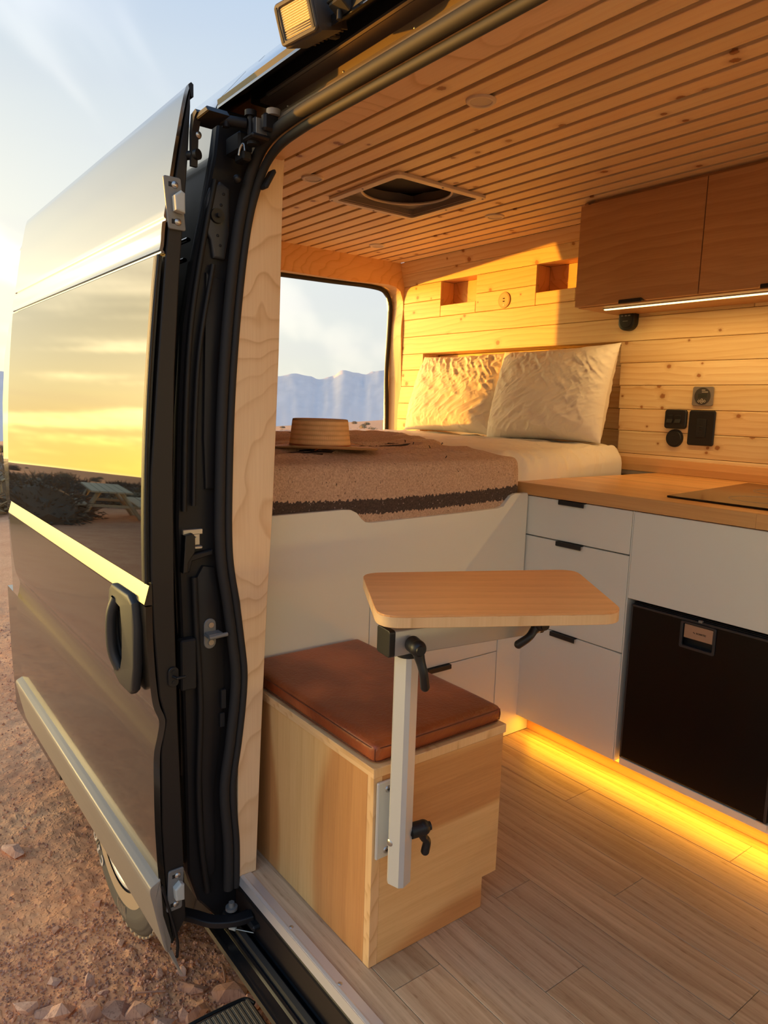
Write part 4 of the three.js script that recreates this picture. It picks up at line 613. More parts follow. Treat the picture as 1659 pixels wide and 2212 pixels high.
{ // pine boards on the far wall with two niches and the long headboard recess
  const g = struct('wall_left', 'knotty pine boarding on the far side wall'), rnd = mulberry(19); let n = 0;
  const Y = [0.767, 0.850, 0.935, 1.018, 1.105, 1.189, 1.270, 1.357, 1.444, 1.5285, 1.613];
  const board = (x0, x1, y0, y1, z = WZ, th = 0.014) => part(g, 'plank', bb(x0 + 0.0004, x1 - 0.0004, y0 + 0.0007, y1 - 0.0007, z - th, z, 0.0018, 0, rnd() * 2.4, rnd() * 0.5), M.pine[n++ % 4]);
  const L = -3.06, R = 1.14;
  for (let i = 0; i < 10; i++) {
    const y0 = Y[i], y1 = Y[i + 1], end = -1.698 + (1.27 - (y0 + y1) / 2) * 0.06;
    if (i < 6) { if (i > 0) board(L, -2.862, y0, y1); const j = [-0.55, -0.2, -0.9, 0.1, -0.35, -0.7][i]; board(end, j, y0, y1); board(j, R, y0, y1); }
    else if (i === 8) { board(L, -2.745, y0, y1); board(-2.745, -2.500, y0, 1.497); board(-2.500, -2.137, y0, y1); board(-2.137, -1.928, y0, 1.497); board(-1.928, R, y0, y1); }
    else if (i === 9) { board(L, -2.745, y0, y1); board(-2.500, -2.137, y0, y1); board(-1.928, R, y0, y1); }
    else { const j = i === 6 ? -0.6 : -1.2; board(L, j, y0, y1); board(j, R, y0, y1); }
  }
  // sloping boards under the ceiling
  for (const [a, b] of [[0, 0.5], [0.5, 1]]) { const p = (t) => [mix(WZ, -2.390, t), mix(1.613, 1.731, t)], A = p(a), B = p(b); const geo = prismX([[A[0], A[1] + 0.0006], [B[0], B[1] - 0.0006], [B[0] - 0.015, B[1] - 0.0006], [A[0] - 0.015, A[1] + 0.0006]], -3.09, R, { bevel: 0.0012 }); grainUV(geo, 0, rnd() * 2, rnd()); part(g, 'plank', geo, M.pine[n++ % 4]); }
  // niche boxes
  for (const [x0, x1] of [[-2.745, -2.500], [-2.137, -1.928]]) {
    const b = part(g, 'niche', bb(x0 + 0.0, x1, 1.4972, 1.6125, -2.515, -2.505, 0.0005, 0), M.birchOrange, 'recessed niche lined in wood');
    part(b, 'niche_side', bb(x0 - 0.006, x0 - 0.0003, 1.492, 1.612, -2.505, WZ - 0.014, 0.0005, 1), M.birchOrange); part(b, 'niche_side', bb(x1 + 0.0003, x1 + 0.006, 1.492, 1.612, -2.505, WZ - 0.014, 0.0005, 1), M.birchOrange);
    part(b, 'niche_shelf', bb(x0, x1, 1.490, 1.4965, -2.505, WZ - 0.0145, 0.0005, 0), M.birchOrange); part(b, 'niche_top', bb(x0, x1, 1.6132, 1.6195, -2.505, WZ - 0.0145, 0.0005, 0), M.birchOrange);
  }
  for (let i = 0; i < 5; i++) board(-2.90, -1.66, 0.85 + i * 0.0845, 0.85 + (i + 1) * 0.0845 - (i === 4 ? 0.004 : 0), -2.535);
  part(g, 'recess_top', bb(-2.87, -1.69, 1.2705, 1.279, -2.54, WZ - 0.0145, 0.0008, 0), M.pine[2]);
  part(g, 'recess_side', bb(-2.874, -2.8625, 0.8, 1.27, -2.535, WZ - 0.0145, 0.0008, 1), M.pine[1]); part(g, 'recess_side', bb(-1.687, -1.679, 0.8, 1.27, -2.535, WZ - 0.0145, 0.0008, 1), M.pine[1]);
  part(g, 'wall_backing', join([bb(-3.1, 1.14, -0.1, 0.85, -2.57, -2.56, 0.001), bb(-3.1, 1.14, 0.85, 1.62, -2.57, -2.562, 0.001)]), M.gapDark);
  part(g, 'backsplash_base', bb(-1.49, R, 0.45, 0.767, WZ - 0.014, WZ, 0.001), M.pine[0]);
}
{ // slatted ceiling
  const g = struct('ceiling', 'pine slat ceiling with dark gaps between the slats'), rnd = mulberry(29); let n = 0;
  const vx0 = -2.272, vx1 = -1.897, vz0 = -1.476, vz1 = -1.838;
  const slat = (x0, x1, z0, z1) => part(g, 'slat', bb(x0, x1, 1.730, 1.742, z1, z0, 0.0012, 0, rnd() * 2.4, rnd() * 0.4), M.slat[n++ % 4]);
  for (let k = -5; k < 18; k++) {
    const z0 = -1.2240 - 0.0692 * k, z1 = -1.2080 - 0.0692 * (k + 1); if (z0 < -2.40) break; const ze = Math.max(z1, -2.398); if (z0 - ze < 0.01) break;
    if (z0 > vz1 && ze < vz0) { slat(-3.08, vx0, z0, ze); slat(vx1, 1.14, z0, ze); if (z0 > vz0 + 0.006) slat(vx0, vx1, z0, vz0); if (ze < vz1 - 0.006) slat(vx0, vx1, vz1, ze); } else slat(-3.08, 1.14, z0, ze);
  }
  for (const [x0, x1, z0, z1] of [[-3.1, vx0, -0.88, -2.45], [vx1, 1.16, -0.88, -2.45], [vx0, vx1, -0.88, vz0], [vx0, vx1, vz1, -2.45]]) part(g, 'backing_board', bb(x0, x1, 1.756, 1.764, z1, z0, 0.0005), M.gapDark);
}
{ // birch trims
  const a = struct('trim_1', 'tall birch plywood upright at the rear edge of the side opening');
  const L = [[-0.622, 0.0015], [-0.624, 0.349], [-0.640, 0.456], [-0.628, 0.60], [-0.606, 0.70], [-0.604, 0.97], [-0.624, 1.23], [-0.646, 1.39], [-0.664, 1.455], [-0.72, 1.479]], R = [[-0.716, 1.40], [-0.7105, 1.10], [-0.706, 0.97], [-0.700, 0.80], [-0.688, 0.595], [-0.676, 0.30], [-0.666, 0.0015]];
  const geo = prismX([...L, ...R], -1.298, -1.280, { bevel: 0.001 }); grainUV(geo, 1, 0.3, 0.1); part(a, 'panel', geo, M.birch);
  const b = struct('trim_2', 'smooth birch header board over the side opening');
  const hg = bb(-1.2985, 1.14, 1.4555, 1.4675, -0.714, -0.655, 0.0008, 0, 0.7, 0.2); part(b, 'panel', hg, M.birchOrange);
  const ug = prismX([[-0.714, 1.4680], [-0.714, 1.588], [-0.874, 1.742], [-0.862, 1.748], [-0.704, 1.596], [-0.704, 1.4680]], -3.03, 1.14); grainUV(ug, 0, 0.2, 0.1); part(b, 'upstand', ug, M.birchOrange);
  const c = struct('trim_3', 'birch surround of the rear opening with its rounded corner');
  const rev = [[-2.430, 0.60], [-2.428, 0.900], [-2.4115, 1.289], [-2.4085, 1.420], [-2.4175, 1.501], [-2.4155, 1.543], [-2.394, 1.592], [-2.362, 1.610], [-2.317, 1.6165], [-2.109, 1.606], [-1.686, 1.604], [-0.80, 1.60]];
  const face = prismX([...rev, [-0.80, 1.745], [-2.388, 1.745], [-2.42, 1.62], [-2.445, 1.60], [-2.445, 0.60]], -3.048, -3.034, { bevel: 0.0008 }); grainUV(face, 2, 0.1, 0.3); part(c, 'face_panel', face, M.birchOrange);
  const sm = new THREE.CatmullRomCurve3(rev.map(([z, y]) => V(z, y, 0)), false, 'centripetal').getPoints(80), so = new THREE.CatmullRomCurve3([[-2.405, 0.60], [-2.405, 0.900], [-2.398, 1.289], [-2.404, 1.420], [-2.410, 1.501], [-2.407, 1.545], [-2.388, 1.590], [-2.352, 1.613], [-2.29, 1.620], [-2.109, 1.617], [-1.686, 1.612], [-0.80, 1.60]].map(([z, y]) => V(z, y, 0)), false, 'centripetal').getPoints(80);
  const rg = grid(80, 4, (u, v) => { const i = Math.round(u * 80), A = sm[i], B = so[i]; return [mix(-3.036, -3.125, v), mix(A.y, B.y, v), mix(A.x, B.x, v)]; }, (u, v) => [u * 1.4, v * 0.09 + 0.2]); part(c, 'reveal', rg, M.birch);
}
// ---------------------------------------------------------------- kitchen
const handleGeo = (w) => { const g = join([bb(-w / 2, w / 2, -0.0005, 0.002, -0.004, 0.010, 0.0006), prismX([[0.0085, 0.002], [0.0115, 0.002], [0.0120, -0.009], [0.0100, -0.0115], [0.0085, -0.0085]], -w / 2, w / 2, { bevel: 0.0008 })]); return g; };
const HG = handleGeo(0.088);
const BZ = -1.645;
{
  const u = thing('drawer_cabinet', 'white three-drawer kitchen base cabinet in the corner by the bed', 'cabinet');
  part(u, 'carcass', bb(-1.447, -1.079, 0.056, 0.748, -2.40, BZ - 0.0185, 0.001), M.shadowGap);
  for (const [y0, y1] of [[0.058, 0.3605], [0.3635, 0.629], [0.6325, 0.7485]]) { const d = part(u, 'drawer', bb(-1.4465, -1.0785, y0, y1, BZ - 0.018, BZ, 0.0012), M.white); const h = part(d, 'handle', HG.clone().translate(-1.270, y1 - 0.0005, BZ - 0.001), M.black, 'black edge pull'); }
  const s = part(u, 'side_panel', bb(-1.0775, -1.0735, 0.056, 0.7495, -2.40, BZ - 0.001, 0.001), M.white);
  const f = thing('fridge_cabinet', 'white cabinet front above and around the black fridge', 'cabinet');
  part(f, 'carcass', bb(-1.073, -0.20, 0.5175, 0.748, -2.40, BZ - 0.0185, 0.001), M.shadowGap);
  part(f, 'front_panel', bb(-1.0725, -0.40, 0.5175, 0.7485, BZ - 0.018, BZ, 0.0012), M.white);
  part(f, 'bottom_rail', bb(-1.0600, -0.665, 0.0545, 0.0745, BZ - 0.03, BZ - 0.002, 0.0012), M.white);
  part(f, 'side_panel', bb(-0.664, -0.648, 0.0545, 0.517, -2.40, BZ, 0.0012), M.white);
  part(f, 'front_panel', bb(-0.647, -0.20, 0.0545, 0.516, BZ - 0.018, BZ, 0.0012), M.white);
  const r = thing('fridge', 'built-in black fridge with a small silver latch', 'fridge');
  part(r, 'body', bb(-1.058, -0.668, 0.0755, 0.512, -2.30, BZ - 0.022, 0.002), M.blackMatte);
  const dd = part(r, 'door', prismZ([...rrect(-1.0565, -0.669, 0.079, 0.502, 0.004)], BZ - 0.022, BZ + 0.001, { bevel: 0.003, seg: 2, holes: [rrect(-0.9155, -0.8275, 0.432, 0.497, 0.004)] }), M.blackGloss);
  part(dd, 'edge_trim', join([bb(-1.0575, -0.668, 0.500, 0.5055, BZ - 0.02, BZ + 0.003, 0.001), bb(-0.6745, -0.668, 0.078, 0.502, BZ - 0.02, BZ + 0.003, 0.001), bb(-1.0575, -1.053, 0.078, 0.502, BZ - 0.02, BZ + 0.002, 0.001)]), M.fridgeTrim);
  part(r, 'top_grille', join([bb(-1.055, -0.67, 0.5065, 0.5085, BZ - 0.02, BZ - 0.006, 0.0005), bb(-1.055, -0.67, 0.5105, 0.512, BZ - 0.02, BZ - 0.006, 0.0005)]), M.black);
  const la = part(r, 'latch', prismZ(rrect(-0.917, -0.826, 0.4305, 0.4985, 0.005), BZ - 0.004, BZ + 0.0035, { bevel: 0.0012, holes: [rrect(-0.9105, -0.8325, 0.437, 0.4935, 0.004)] }), M.fridgeTrim, 'dark latch surround');
  part(la, 'latch_well', bb(-0.9115, -0.8315, 0.4365, 0.494, BZ - 0.026, BZ - 0.020, 0.0005), M.black);
  part(la, 'badge', bb(-0.9085, -0.8345, 0.4565, 0.4915, BZ - 0.007, BZ - 0.001, 0.0008), M.steelBrush, 'brushed silver latch flap');
  const font = await new FontLoader().loadAsync('fonts/droid/droid_sans_bold.typeface.json');
  const tx = new TextGeometry('DOMETIC', { font, size: 0.0042, depth: 0.0004, curveSegments: 3 }); tx.translate(-0.8775, 0.4715, BZ - 0.0010); 
  const logo = join([tx, prismZ([[-0.8860, 0.4732], [-0.8832, 0.4758], [-0.8826, 0.4740], [-0.8800, 0.4730], [-0.8806, 0.4715], [-0.8830, 0.4728], [-0.8836, 0.4738]], BZ - 0.001, BZ - 0.0006)]);
  part(la, 'lettering', logo, M.jambDark);
  part(r, 'hinge_pin', bb(-0.690, -0.6735, 0.0765, 0.0795, BZ - 0.004, BZ + 0.004, 0.0005), M.steel); part(r, 'vent_clip', bb(-0.872, -0.862, 0.5035, 0.509, BZ - 0.004, BZ + 0.004, 0.0006), M.greyPlate);
}
{ // worktop of glued staves
  const c = thing('worktop', 'honey-coloured wooden butcher-block worktop over the white cabinets', 'worktop'), rnd = mulberry(71); let n = 0;
  part(c, 'core', bb(-1.488, 1.0, 0.7525, 0.776, WZ, -1.640, 0.001, 0), M.block[1]);
  for (let i = 0; i < 19; i++) { const z0 = -1.636 - i * 0.0413, z1 = Math.max(z0 - 0.0413, WZ); let x = -1.490 + (i % 2 ? -0.0 : 0); while (x < 1.0) { const x1 = Math.min(1.0, x + 0.35 + 0.5 * rnd()); part(c, 'stave', bb(x, x1, i === 0 ? 0.7520 : 0.7765, 0.787, z1 + 0.0001, z0 - 0.0001, i === 0 ? 0.0009 : 0.0003, 0, rnd() * 1.6, rnd() * 0.4), M.block[Math.floor(rnd() * 5)]); x = x1; } }
  const b = thing('backsplash', 'low wooden upstand strip along the wall behind the worktop', 'backsplash');
  let k = 0; for (const [y0, y1, off] of [[0.7875, 0.8115, 0], [0.8115, 0.838, 0.3]]) { let x = -1.672; while (x < 1.0) { const x1 = Math.min(1.0, x + (k === 0 ? 0.245 : 0.3 + 0.3 * rnd()) + (x < -1.6 ? off * 0.5 : 0)); part(b, 'stave', bb(x, x1, y0, y1, WZ + 0.0005, WZ + 0.014, 0.0006, 0, rnd() * 1.6, rnd() * 0.4), M.block[(k++ * 2 + 1) % 5]); x = x1; } }
  const h = thing('cooktop', 'black glass induction hob set on the worktop', 'hob');
  part(h, 'glass', prismY([[-1.029, -1.718], [-0.45, -1.700], [-0.45, -2.300], [-1.112, -2.318]].map((p) => p), 0.7875, 0.7925, { bevel: 0.0012, seg: 2 }), M.hob, 'smoked glass top'); part(h, 'base', prismY([[-1.015, -1.735], [-0.46, -1.715], [-0.46, -2.290], [-1.095, -2.30]], 0.7872, 0.7885), M.black);
  for (const [x, z, r] of [[-0.86, -1.87, 0.075], [-0.90, -2.12, 0.09], [-0.62, -1.87, 0.09]]) part(h, 'zone_ring', new THREE.TorusGeometry(r, 0.0006, 4, 48).rotateX(Math.PI / 2).translate(x, 0.7924, z), M.greyPlate);
}
{ // wall cabinet with under-shelf light
  const c = thing('wall_cabinet', 'brown birch overhead cabinet with two flap doors and a light strip below', 'cabinet');
  part(c, 'carcass', join([bb(-1.712, 1.0, 1.3680, 1.384, WZ, -2.172, 0.001, 0), bb(-1.712, -1.696, 1.384, 1.728, WZ, -2.168, 0.001, 1), bb(-1.712, 1.0, 1.384, 1.728, WZ, WZ + 0.01, 0.001, 0)]), M.cabinet);
  part(c, 'filler_strip', bb(-1.672, 1.0, 1.716, 1.7300, -2.185, -2.172, 0.0008, 0), M.cabinet);
  const notch = (x0, x1, h) => [[x0, 1.371], [h - 0.052, 1.371], [h - 0.046, 1.3762], [h + 0.044, 1.3762], [h + 0.052, 1.371], [x1, 1.371], [x1, 1.716], [x0, 1.716]];
  for (const [x0, x1, h] of [[-1.7115, -1.2465, -1.482], [-1.2435, -0.780, -1.010], [-0.777, -0.20, -0.5]]) { const geo = prismZ(notch(x0, x1, h), -2.168, -2.150, { bevel: 0.0008 }); grainUV(geo, 0, x0 * 0.3, 0.2); const d = part(c, 'door', geo, M.cabinet); part(d, 'handle', join([bb(h - 0.042, h + 0.046, 1.3705, 1.3755, -2.160, -2.142, 0.0012), bb(h - 0.042, h + 0.046, 1.3655, 1.3785, -2.1455, -2.140, 0.002)]), M.black, 'black edge pull'); }
  const l = thing('light_strip', 'glowing warm white light strip under the overhead cabinet', 'light');
  part(l, 'channel', bb(-1.640, 0.9, 1.3645, 1.3678, -2.232, -2.215, 0.0006), M.silver); part(l, 'diffuser', bb(-1.636, 0.9, 1.3610, 1.3645, -2.2295, -2.2175, 0.001), M.led);
  const q = new THREE.RectAreaLight(new THREE.Color().setRGB(1, 0.62, 0.22), 30, 2.5, 0.012); q.position.set(-0.37, 1.3600, -2.2235); q.lookAt(-0.37, 0, -2.2235); q.castShadow = true; scene.add(q);
  const t = thing('toe_kick_light', 'amber light strip hidden under the kitchen cabinets', 'light');
  part(t, 'diffuser', bb(-1.41, 0.8, 0.0470, 0.0535, -1.677, -1.667, 0.001), M.ledAmber);
  const k = new THREE.RectAreaLight(new THREE.Color().setRGB(1, 0.43, 0.018), 36, 2.2, 0.012); k.position.set(-0.30, 0.0462, -1.672); k.lookAt(-0.30, -1, -0.872); k.castShadow = true; scene.add(k);
  const b = struct('baseboard_left', 'pale toe kick board under the kitchen cabinets'); part(b, 'board', bb(-1.43, 1.0, 0.0003, 0.0545, -1.712, -1.697, 0.001, 0), M.block[0]);
}
// ---------------------------------------------------------------- bed
{
  const b = thing('bed_platform', 'tall white bed platform panel with drawers facing the kitchen aisle', 'bed base');
  const X = -1.43;
  const top = [[-0.60, 0.744], [-0.975, 0.7475], [-0.998, 0.7455], [-1.016, 0.737], [-1.030, 0.722], [-1.042, 0.7125], [-1.060, 0.7095], [-1.374, 0.7140], [-1.515, 0.7180], [-1.535, 0.7225], [-1.550, 0.7370], [-1.564, 0.7510], [-1.582, 0.7570], [-1.640, 0.7570]];
  part(b, 'front_panel', prismX([...top, [-1.640, 0.503], [-1.0625, 0.503], [-1.0625, 0.0], [-0.60, 0.0]], X - 0.018, X, { bevel: 0.002, seg: 2 }), M.white);
  part(b, 'corner_post', prismX([[-1.5425, 0.5015], [-1.70, 0.5015], [-1.70, 0.0], [-1.5425, 0.0]], X - 0.018, X, { bevel: 0.001 }), M.white);
  for (const [y0, y1, h] of [[0.285, 0.5015, 0], [0.003, 0.2825, 1]]) { const d = part(b, 'drawer', bb(X - 0.018, X - 0.0005, y0, y1, -1.5405, -1.0645, 0.001), M.white); if (h) part(d, 'handle', HG.clone().rotateY(Math.PI / 2).translate(X - 0.0015, y1 - 0.0005, -1.305), M.black, 'black edge pull'); }
  part(b, 'carcass', join([bb(-3.0, X - 0.019, 0.0, 0.69, -1.70, -0.62, 0.001), bb(-3.0, -1.492, 0.0, 0.69, -2.40, -1.70, 0.001)]), M.shadowGap);
  const W = (x, z) => 0.010 * (fbm(x * 4 + 9, z * 4 + 9, 5, 4) - 0.5) + 0.006 * (1 - Math.abs(fbm(x * 5 + z * 3 + 4, z * 9 - x * 4, 8, 3) - 0.5) * 5);
  const m = thing('mattress', 'white sheeted mattress lying across the rear of the van', 'mattress', undefined, [-2.268, 0.782, -1.55]);
  part(m, 'sheet', softBox(1.56, 0.17, 1.66, 0.075, 150, 18, 160, (Q, n, P) => {
    const ripple = Math.abs(n.y) < 0.9 ? 0.006 * (fbm((Q.x + Q.z) * 26 + 30, Q.y * 5 + 7, 3, 3) - 0.5) : 0;
    const k = n.y > -0.2 ? W(Q.x, Q.z) * (n.y > 0.3 ? 1 : 0.6) + ripple : 0; const back = sstep(0.1, -0.75, Q.z);
    const taper = P.x > 0.6 ? -0.11 * sstep(-0.12, -0.80, Q.z) * sstep(0.6, 0.78, P.x) : 0;
    return V(Q.x + n.x * (k + 0.010) + taper, Q.y + (n.y > 0 ? 1 : 0) * k + 0.014 * back * (n.y > 0 ? 1 : 0), Q.z + n.z * k); }), M.linen);
  // woven blanket folded over the front edge
  const bl = thing('blanket', 'brown woven wool blanket with a dark stripe along its hanging hem', 'blanket');
  const curve = (t, z) => { // arc length from the hem upwards, metres
    const y0 = 0.700 + 0.011 * Math.pow(Math.abs(z + 1.15) / 0.42, 2), bulge = 0.004 * Math.sin(z * 9) , H = 0.829 - y0;
    if (t < H) { const k = t / H; return [-1.4520 + 0.006 * Math.sin(k * 2.6) + bulge * 0.5, y0 + t]; }
    const s = t - H, r = 0.030; if (s < r * Math.PI / 2) { const a = s / r; return [-1.4520 - r + r * Math.cos(a), y0 + H + r * Math.sin(a)]; }
    return [-1.4520 - r - (s - r * Math.PI / 2), y0 + H + r + 0.026 * sstep(0, 0.5, s)];
  };
  const topF = (u, v, off) => {
    const z0 = mix(-0.66, -1.612, u), t = v * 0.98, c = curve(t, z0); let [x, y] = c; const onTop = sstep(-1.472, -1.525, x); const edge = sstep(0.97, 1, u);
    const z = z0 + onTop * u * (0.06 - 0.20 * sstep(-1.6, -2.5, x)) + (onTop < 0.5 ? 0.004 * Math.sin(v * 20) * u : 0);
    const wr = onTop * (0.016 * (fbm(x * 6 + 20, z * 5 + 20, 31, 4) - 0.45) + 0.010 * (1 - Math.abs(fbm(x * 9 + 3, z * 4 + 8, 14, 3) - 0.5) * 6)) + (1 - onTop) * 0.004 * (fbm(z * 7 + 9, y * 9, 21, 3) - 0.5);
    const nx = 1 - onTop, k = wr + off; return [x + nx * k - (edge && off > 0 ? edge * 0.006 * nx : 0), y + onTop * k - edge * 0.008 * onTop + 0.002, z];
  };
  const outerG = grid(150, 150, (u, v) => topF(u, v, 0.0085), (u, v) => [u * 0.95 / 1.1, v * 0.98 / 1.15]), innerG = grid(60, 60, (u, v) => topF(u, v, 0.002), (u, v) => [u, v]);
  const hem = grid(150, 1, (u, v) => topF(u, 0, mix(0.002, 0.0085, v)), (u, v) => [u, 0.01]), side = grid(1, 150, (u, v) => topF(1, v, mix(0.002, 0.0085, u)), (u, v) => [0.9, v * 0.85]);
  part(bl, 'cloth', join([outerG, innerG, hem, side]), M.blanket);
  const knots = mulberry(3), fr = []; for (let i = 0; i < 14; i++) { const u = knots(), v = 0.17 + knots() * 0.25, p = topF(u, v, 0.010); fr.push(tube([p, [p[0] + 0.006 * knots(), p[1] + 0.006, p[2] + 0.006 * (knots() - 0.5)], [p[0] + 0.014 * (knots() - 0.5), p[1] + 0.010 * knots(), p[2] + 0.012 * (knots() - 0.5)]], 0.0012, 6, 5)); } part(bl, 'thread_ends', join(fr), M.jambDark).userData.kind = 'stuff';
  // pillows
  const pillow = (label, w, h, t, pos, rx, ry, rz, seed) => {
    const g = thing('pillow', label, 'pillow', 'pillows against the headboard recess', pos); g.rotation.set(rx, ry, rz);
    const F = (u, v, s) => { const a = u * 2 - 1, b = v * 2 - 1, fa = 1 - Math.pow(Math.abs(a), 3.2), fb = 1 - Math.pow(Math.abs(b), 3.0); const th = t * Math.pow(Math.max(0, fa), 0.55) * Math.pow(Math.max(0, fb), 0.55);
      const pin = 1 - 0.055 * (1 - b * b) * Math.abs(a) ** 6 , pinB = 1 - 0.065 * (1 - a * a) * Math.abs(b) ** 6; const x = a * w / 2 * pin, y = b * h / 2 * pinB;
      const sag = 1 + 0.22 * (-b) * (1 - a * a * 0.4);
      const e = Math.min(1, th / t * 1.6), dd = Math.hypot(a * 0.7, (b - 1) * 0.8); 
      const wr = 0.008 * (0.5 - Math.abs(fbm(x * 7 + b * 2 + seed, y * 5 - x * 4 + seed, 3, 3) - 0.5) * 4) + 0.012 * (0.5 - Math.abs(fbm(x * 22 + y * 20 + seed, y * 8 - x * 5 + seed, 9, 3) - 0.5) * 4) * sstep(-0.3, 0.9, b + 0.25 * a) + 0.007 * (0.5 - Math.abs(fbm(x * 16 - y * 22 + seed, y * 10 + x * 6 + seed, 29, 3) - 0.5) * 5) + 0.004 * (fbm(x * 30 + 60, y * 30 + 60, seed, 3) - 0.5);
      return [x, y, s * (th * 0.5 * sag + wr * e * 0.8)]; };
    const front = grid(220, 150, (u, v) => F(u, v, 1), (u, v) => [u * w, v * h]), back = grid(60, 50, (u, v) => F(1 - u, v, -1), (u, v) => [u * w, v * h]);
    part(g, 'pillowcase', join([front, back]), M.linen); return g;
  };
  pillow('left white pillow of the two, nearer the open rear doorway', 0.60, 0.375, 0.17, [-2.475, 1.066, -2.300], -0.30, 0.0, 0.0, 3.3);
  pillow('right white pillow of the two, nearer the kitchen worktop', 0.57, 0.385, 0.18, [-1.918, 1.066, -2.285], -0.26, 0.02, 0.03, 17.7);
  // straw hat
  const hat = thing('straw_hat', 'tan straw hat with flat crown and thin cord lying on the blanket', 'hat', undefined, [-1.63, 0.886, -1.030]);
  const lathe = (p, n = 72) => new THREE.LatheGeometry(p.map(([r, y]) => new THREE.Vector2(Math.max(r, 0.0001), y)), n);
  const oval = (g) => { g.scale(1.10, 1, 0.94); return g; };
  part(hat, 'crown', oval(lathe([[0.0, 0.070], [0.055, 0.072], [0.0695, 0.0755], [0.0735, 0.0745], [0.0748, 0.070], [0.0785, 0.038], [0.0825, 0.008], [0.084, 0.003], [0.080, 0.003], [0.076, 0.03], [0.071, 0.066], [0.0, 0.066]])), M.straw);
  const brim = oval(lathe([[0.080, 0.004], [0.10, 0.0035], [0.13, 0.004], [0.152, 0.006], [0.155, 0.007], [0.1555, 0.0045], [0.152, 0.0025], [0.12, 0.0], [0.082, 0.001]])), bp = brim.attributes.position; for (let i = 0; i < bp.count; i++) { const r = Math.hypot(bp.getX(i), bp.getZ(i)), a = Math.atan2(bp.getZ(i), bp.getX(i)); bp.setY(i, bp.getY(i) + sstep(0.09, 0.16, r) * 0.006 * Math.sin(2 * a + 0.6)); } brim.computeVertexNormals(); part(hat, 'brim', brim, M.straw);
  part(hat, 'band', oval(lathe([[0.0825, 0.004], [0.0832, 0.0055], [0.0822, 0.010], [0.0814, 0.010]])), M.hatBand, 'thin brown leather band');
  part(hat, 'knot', join([new THREE.TorusGeometry(0.006, 0.0022, 8, 16).rotateX(1.2).translate(0.098, 0.006, 0.064), new THREE.SphereGeometry(0.0045, 10, 8).translate(0.099, 0.006, 0.060), tube([[0.099, 0.006, 0.06], [0.115, 0.004, 0.045], [0.135, 0.006, 0.02]], 0.0016, 12, 6), tube([[0.099, 0.006, 0.06], [0.105, 0.002, 0.075], [0.112, 0.0, 0.085]], 0.0016, 12, 6)]), M.hatBand, 'brown cord knot');
}
// ---------------------------------------------------------------- bench, cushion and swivel table
{
  const b = thing('storage_bench', 'wooden storage bench box just inside the side opening', 'bench');
  const sideP = bb(-1.43 + 0.001, -0.938, 0.0005, 0.3655, -0.721, -0.703, 0.0008, 1, 0.1, 0.36); part(b, 'side_panel', sideP, M.bench, 'side panel with vertical grain');
  const fp = prismX([[-0.7215, 0.0005], [-0.985, 0.0005], [-0.985, 0.066], [-1.024, 0.066], [-1.024, 0.3655], [-0.7215, 0.3655]], -0.938, -0.920, { bevel: 0.0008 }); grainUV(fp, 2, 0.45, 0.30); part(b, 'front_panel', fp, M.bench, 'front panel with horizontal grain');
  part(b, 'corner_edge', bb(-0.938, -0.9195, 0.0005, 0.3655, -0.7214, -0.7028, 0.0008, 1), M.benchEdge, 'pale plywood edge');
  part(b, 'back_panel', bb(-1.429, -0.938, 0.066, 0.3655, -1.024, -1.006, 0.0008, 0), M.bench); part(b, 'toe_board', bb(-1.429, -0.945, 0.0005, 0.066, -0.985, -0.972, 0.0008, 0), M.bench);
  const lid = bb(-1.429, -0.9165, 0.366, 0.3835, -1.0275, -0.700, 0.001, 0); part(b, 'lid', lid, M.benchEdge, 'pale plywood lid');
  const c = thing('seat_cushion', 'tan brown leather seat cushion on the storage bench', 'cushion', undefined, [-1.176, 0.4015, -0.8665]);
  part(c, 'cover', softBox(0.496, 0.035, 0.315, 0.012, 60, 8, 44, (Q, n) => V(Q.x + n.x * 0.001, Q.y + (n.y > 0 ? 0.004 * (1 - Math.pow(Q.x / 0.25, 4)) * (1 - Math.pow(Q.z / 0.16, 4)) + 0.0012 * (fbm(Q.x * 12 + 9, Q.z * 12 + 9, 3, 3) - 0.5) : 0), Q.z + n.z * 0.001)), M.leather);
  for (const y of [0.0105, -0.0135]) part(c, 'piping_seam', tube([...rrect(-0.2475, 0.2475, -0.157, 0.157, 0.014, 4)].map(([x, z]) => [x, y, z]), 0.0011, 160, 6, true), M.seam);
  for (const [sx, sz] of [[1, 1], [1, -1]]) part(c, 'corner_seam', tube([[sx * 0.2445, 0.010, sz * 0.1545], [sx * 0.2455, 0.0, sz * 0.1555], [sx * 0.2445, -0.013, sz * 0.1545]], 0.001, 8, 5), M.seam);
}
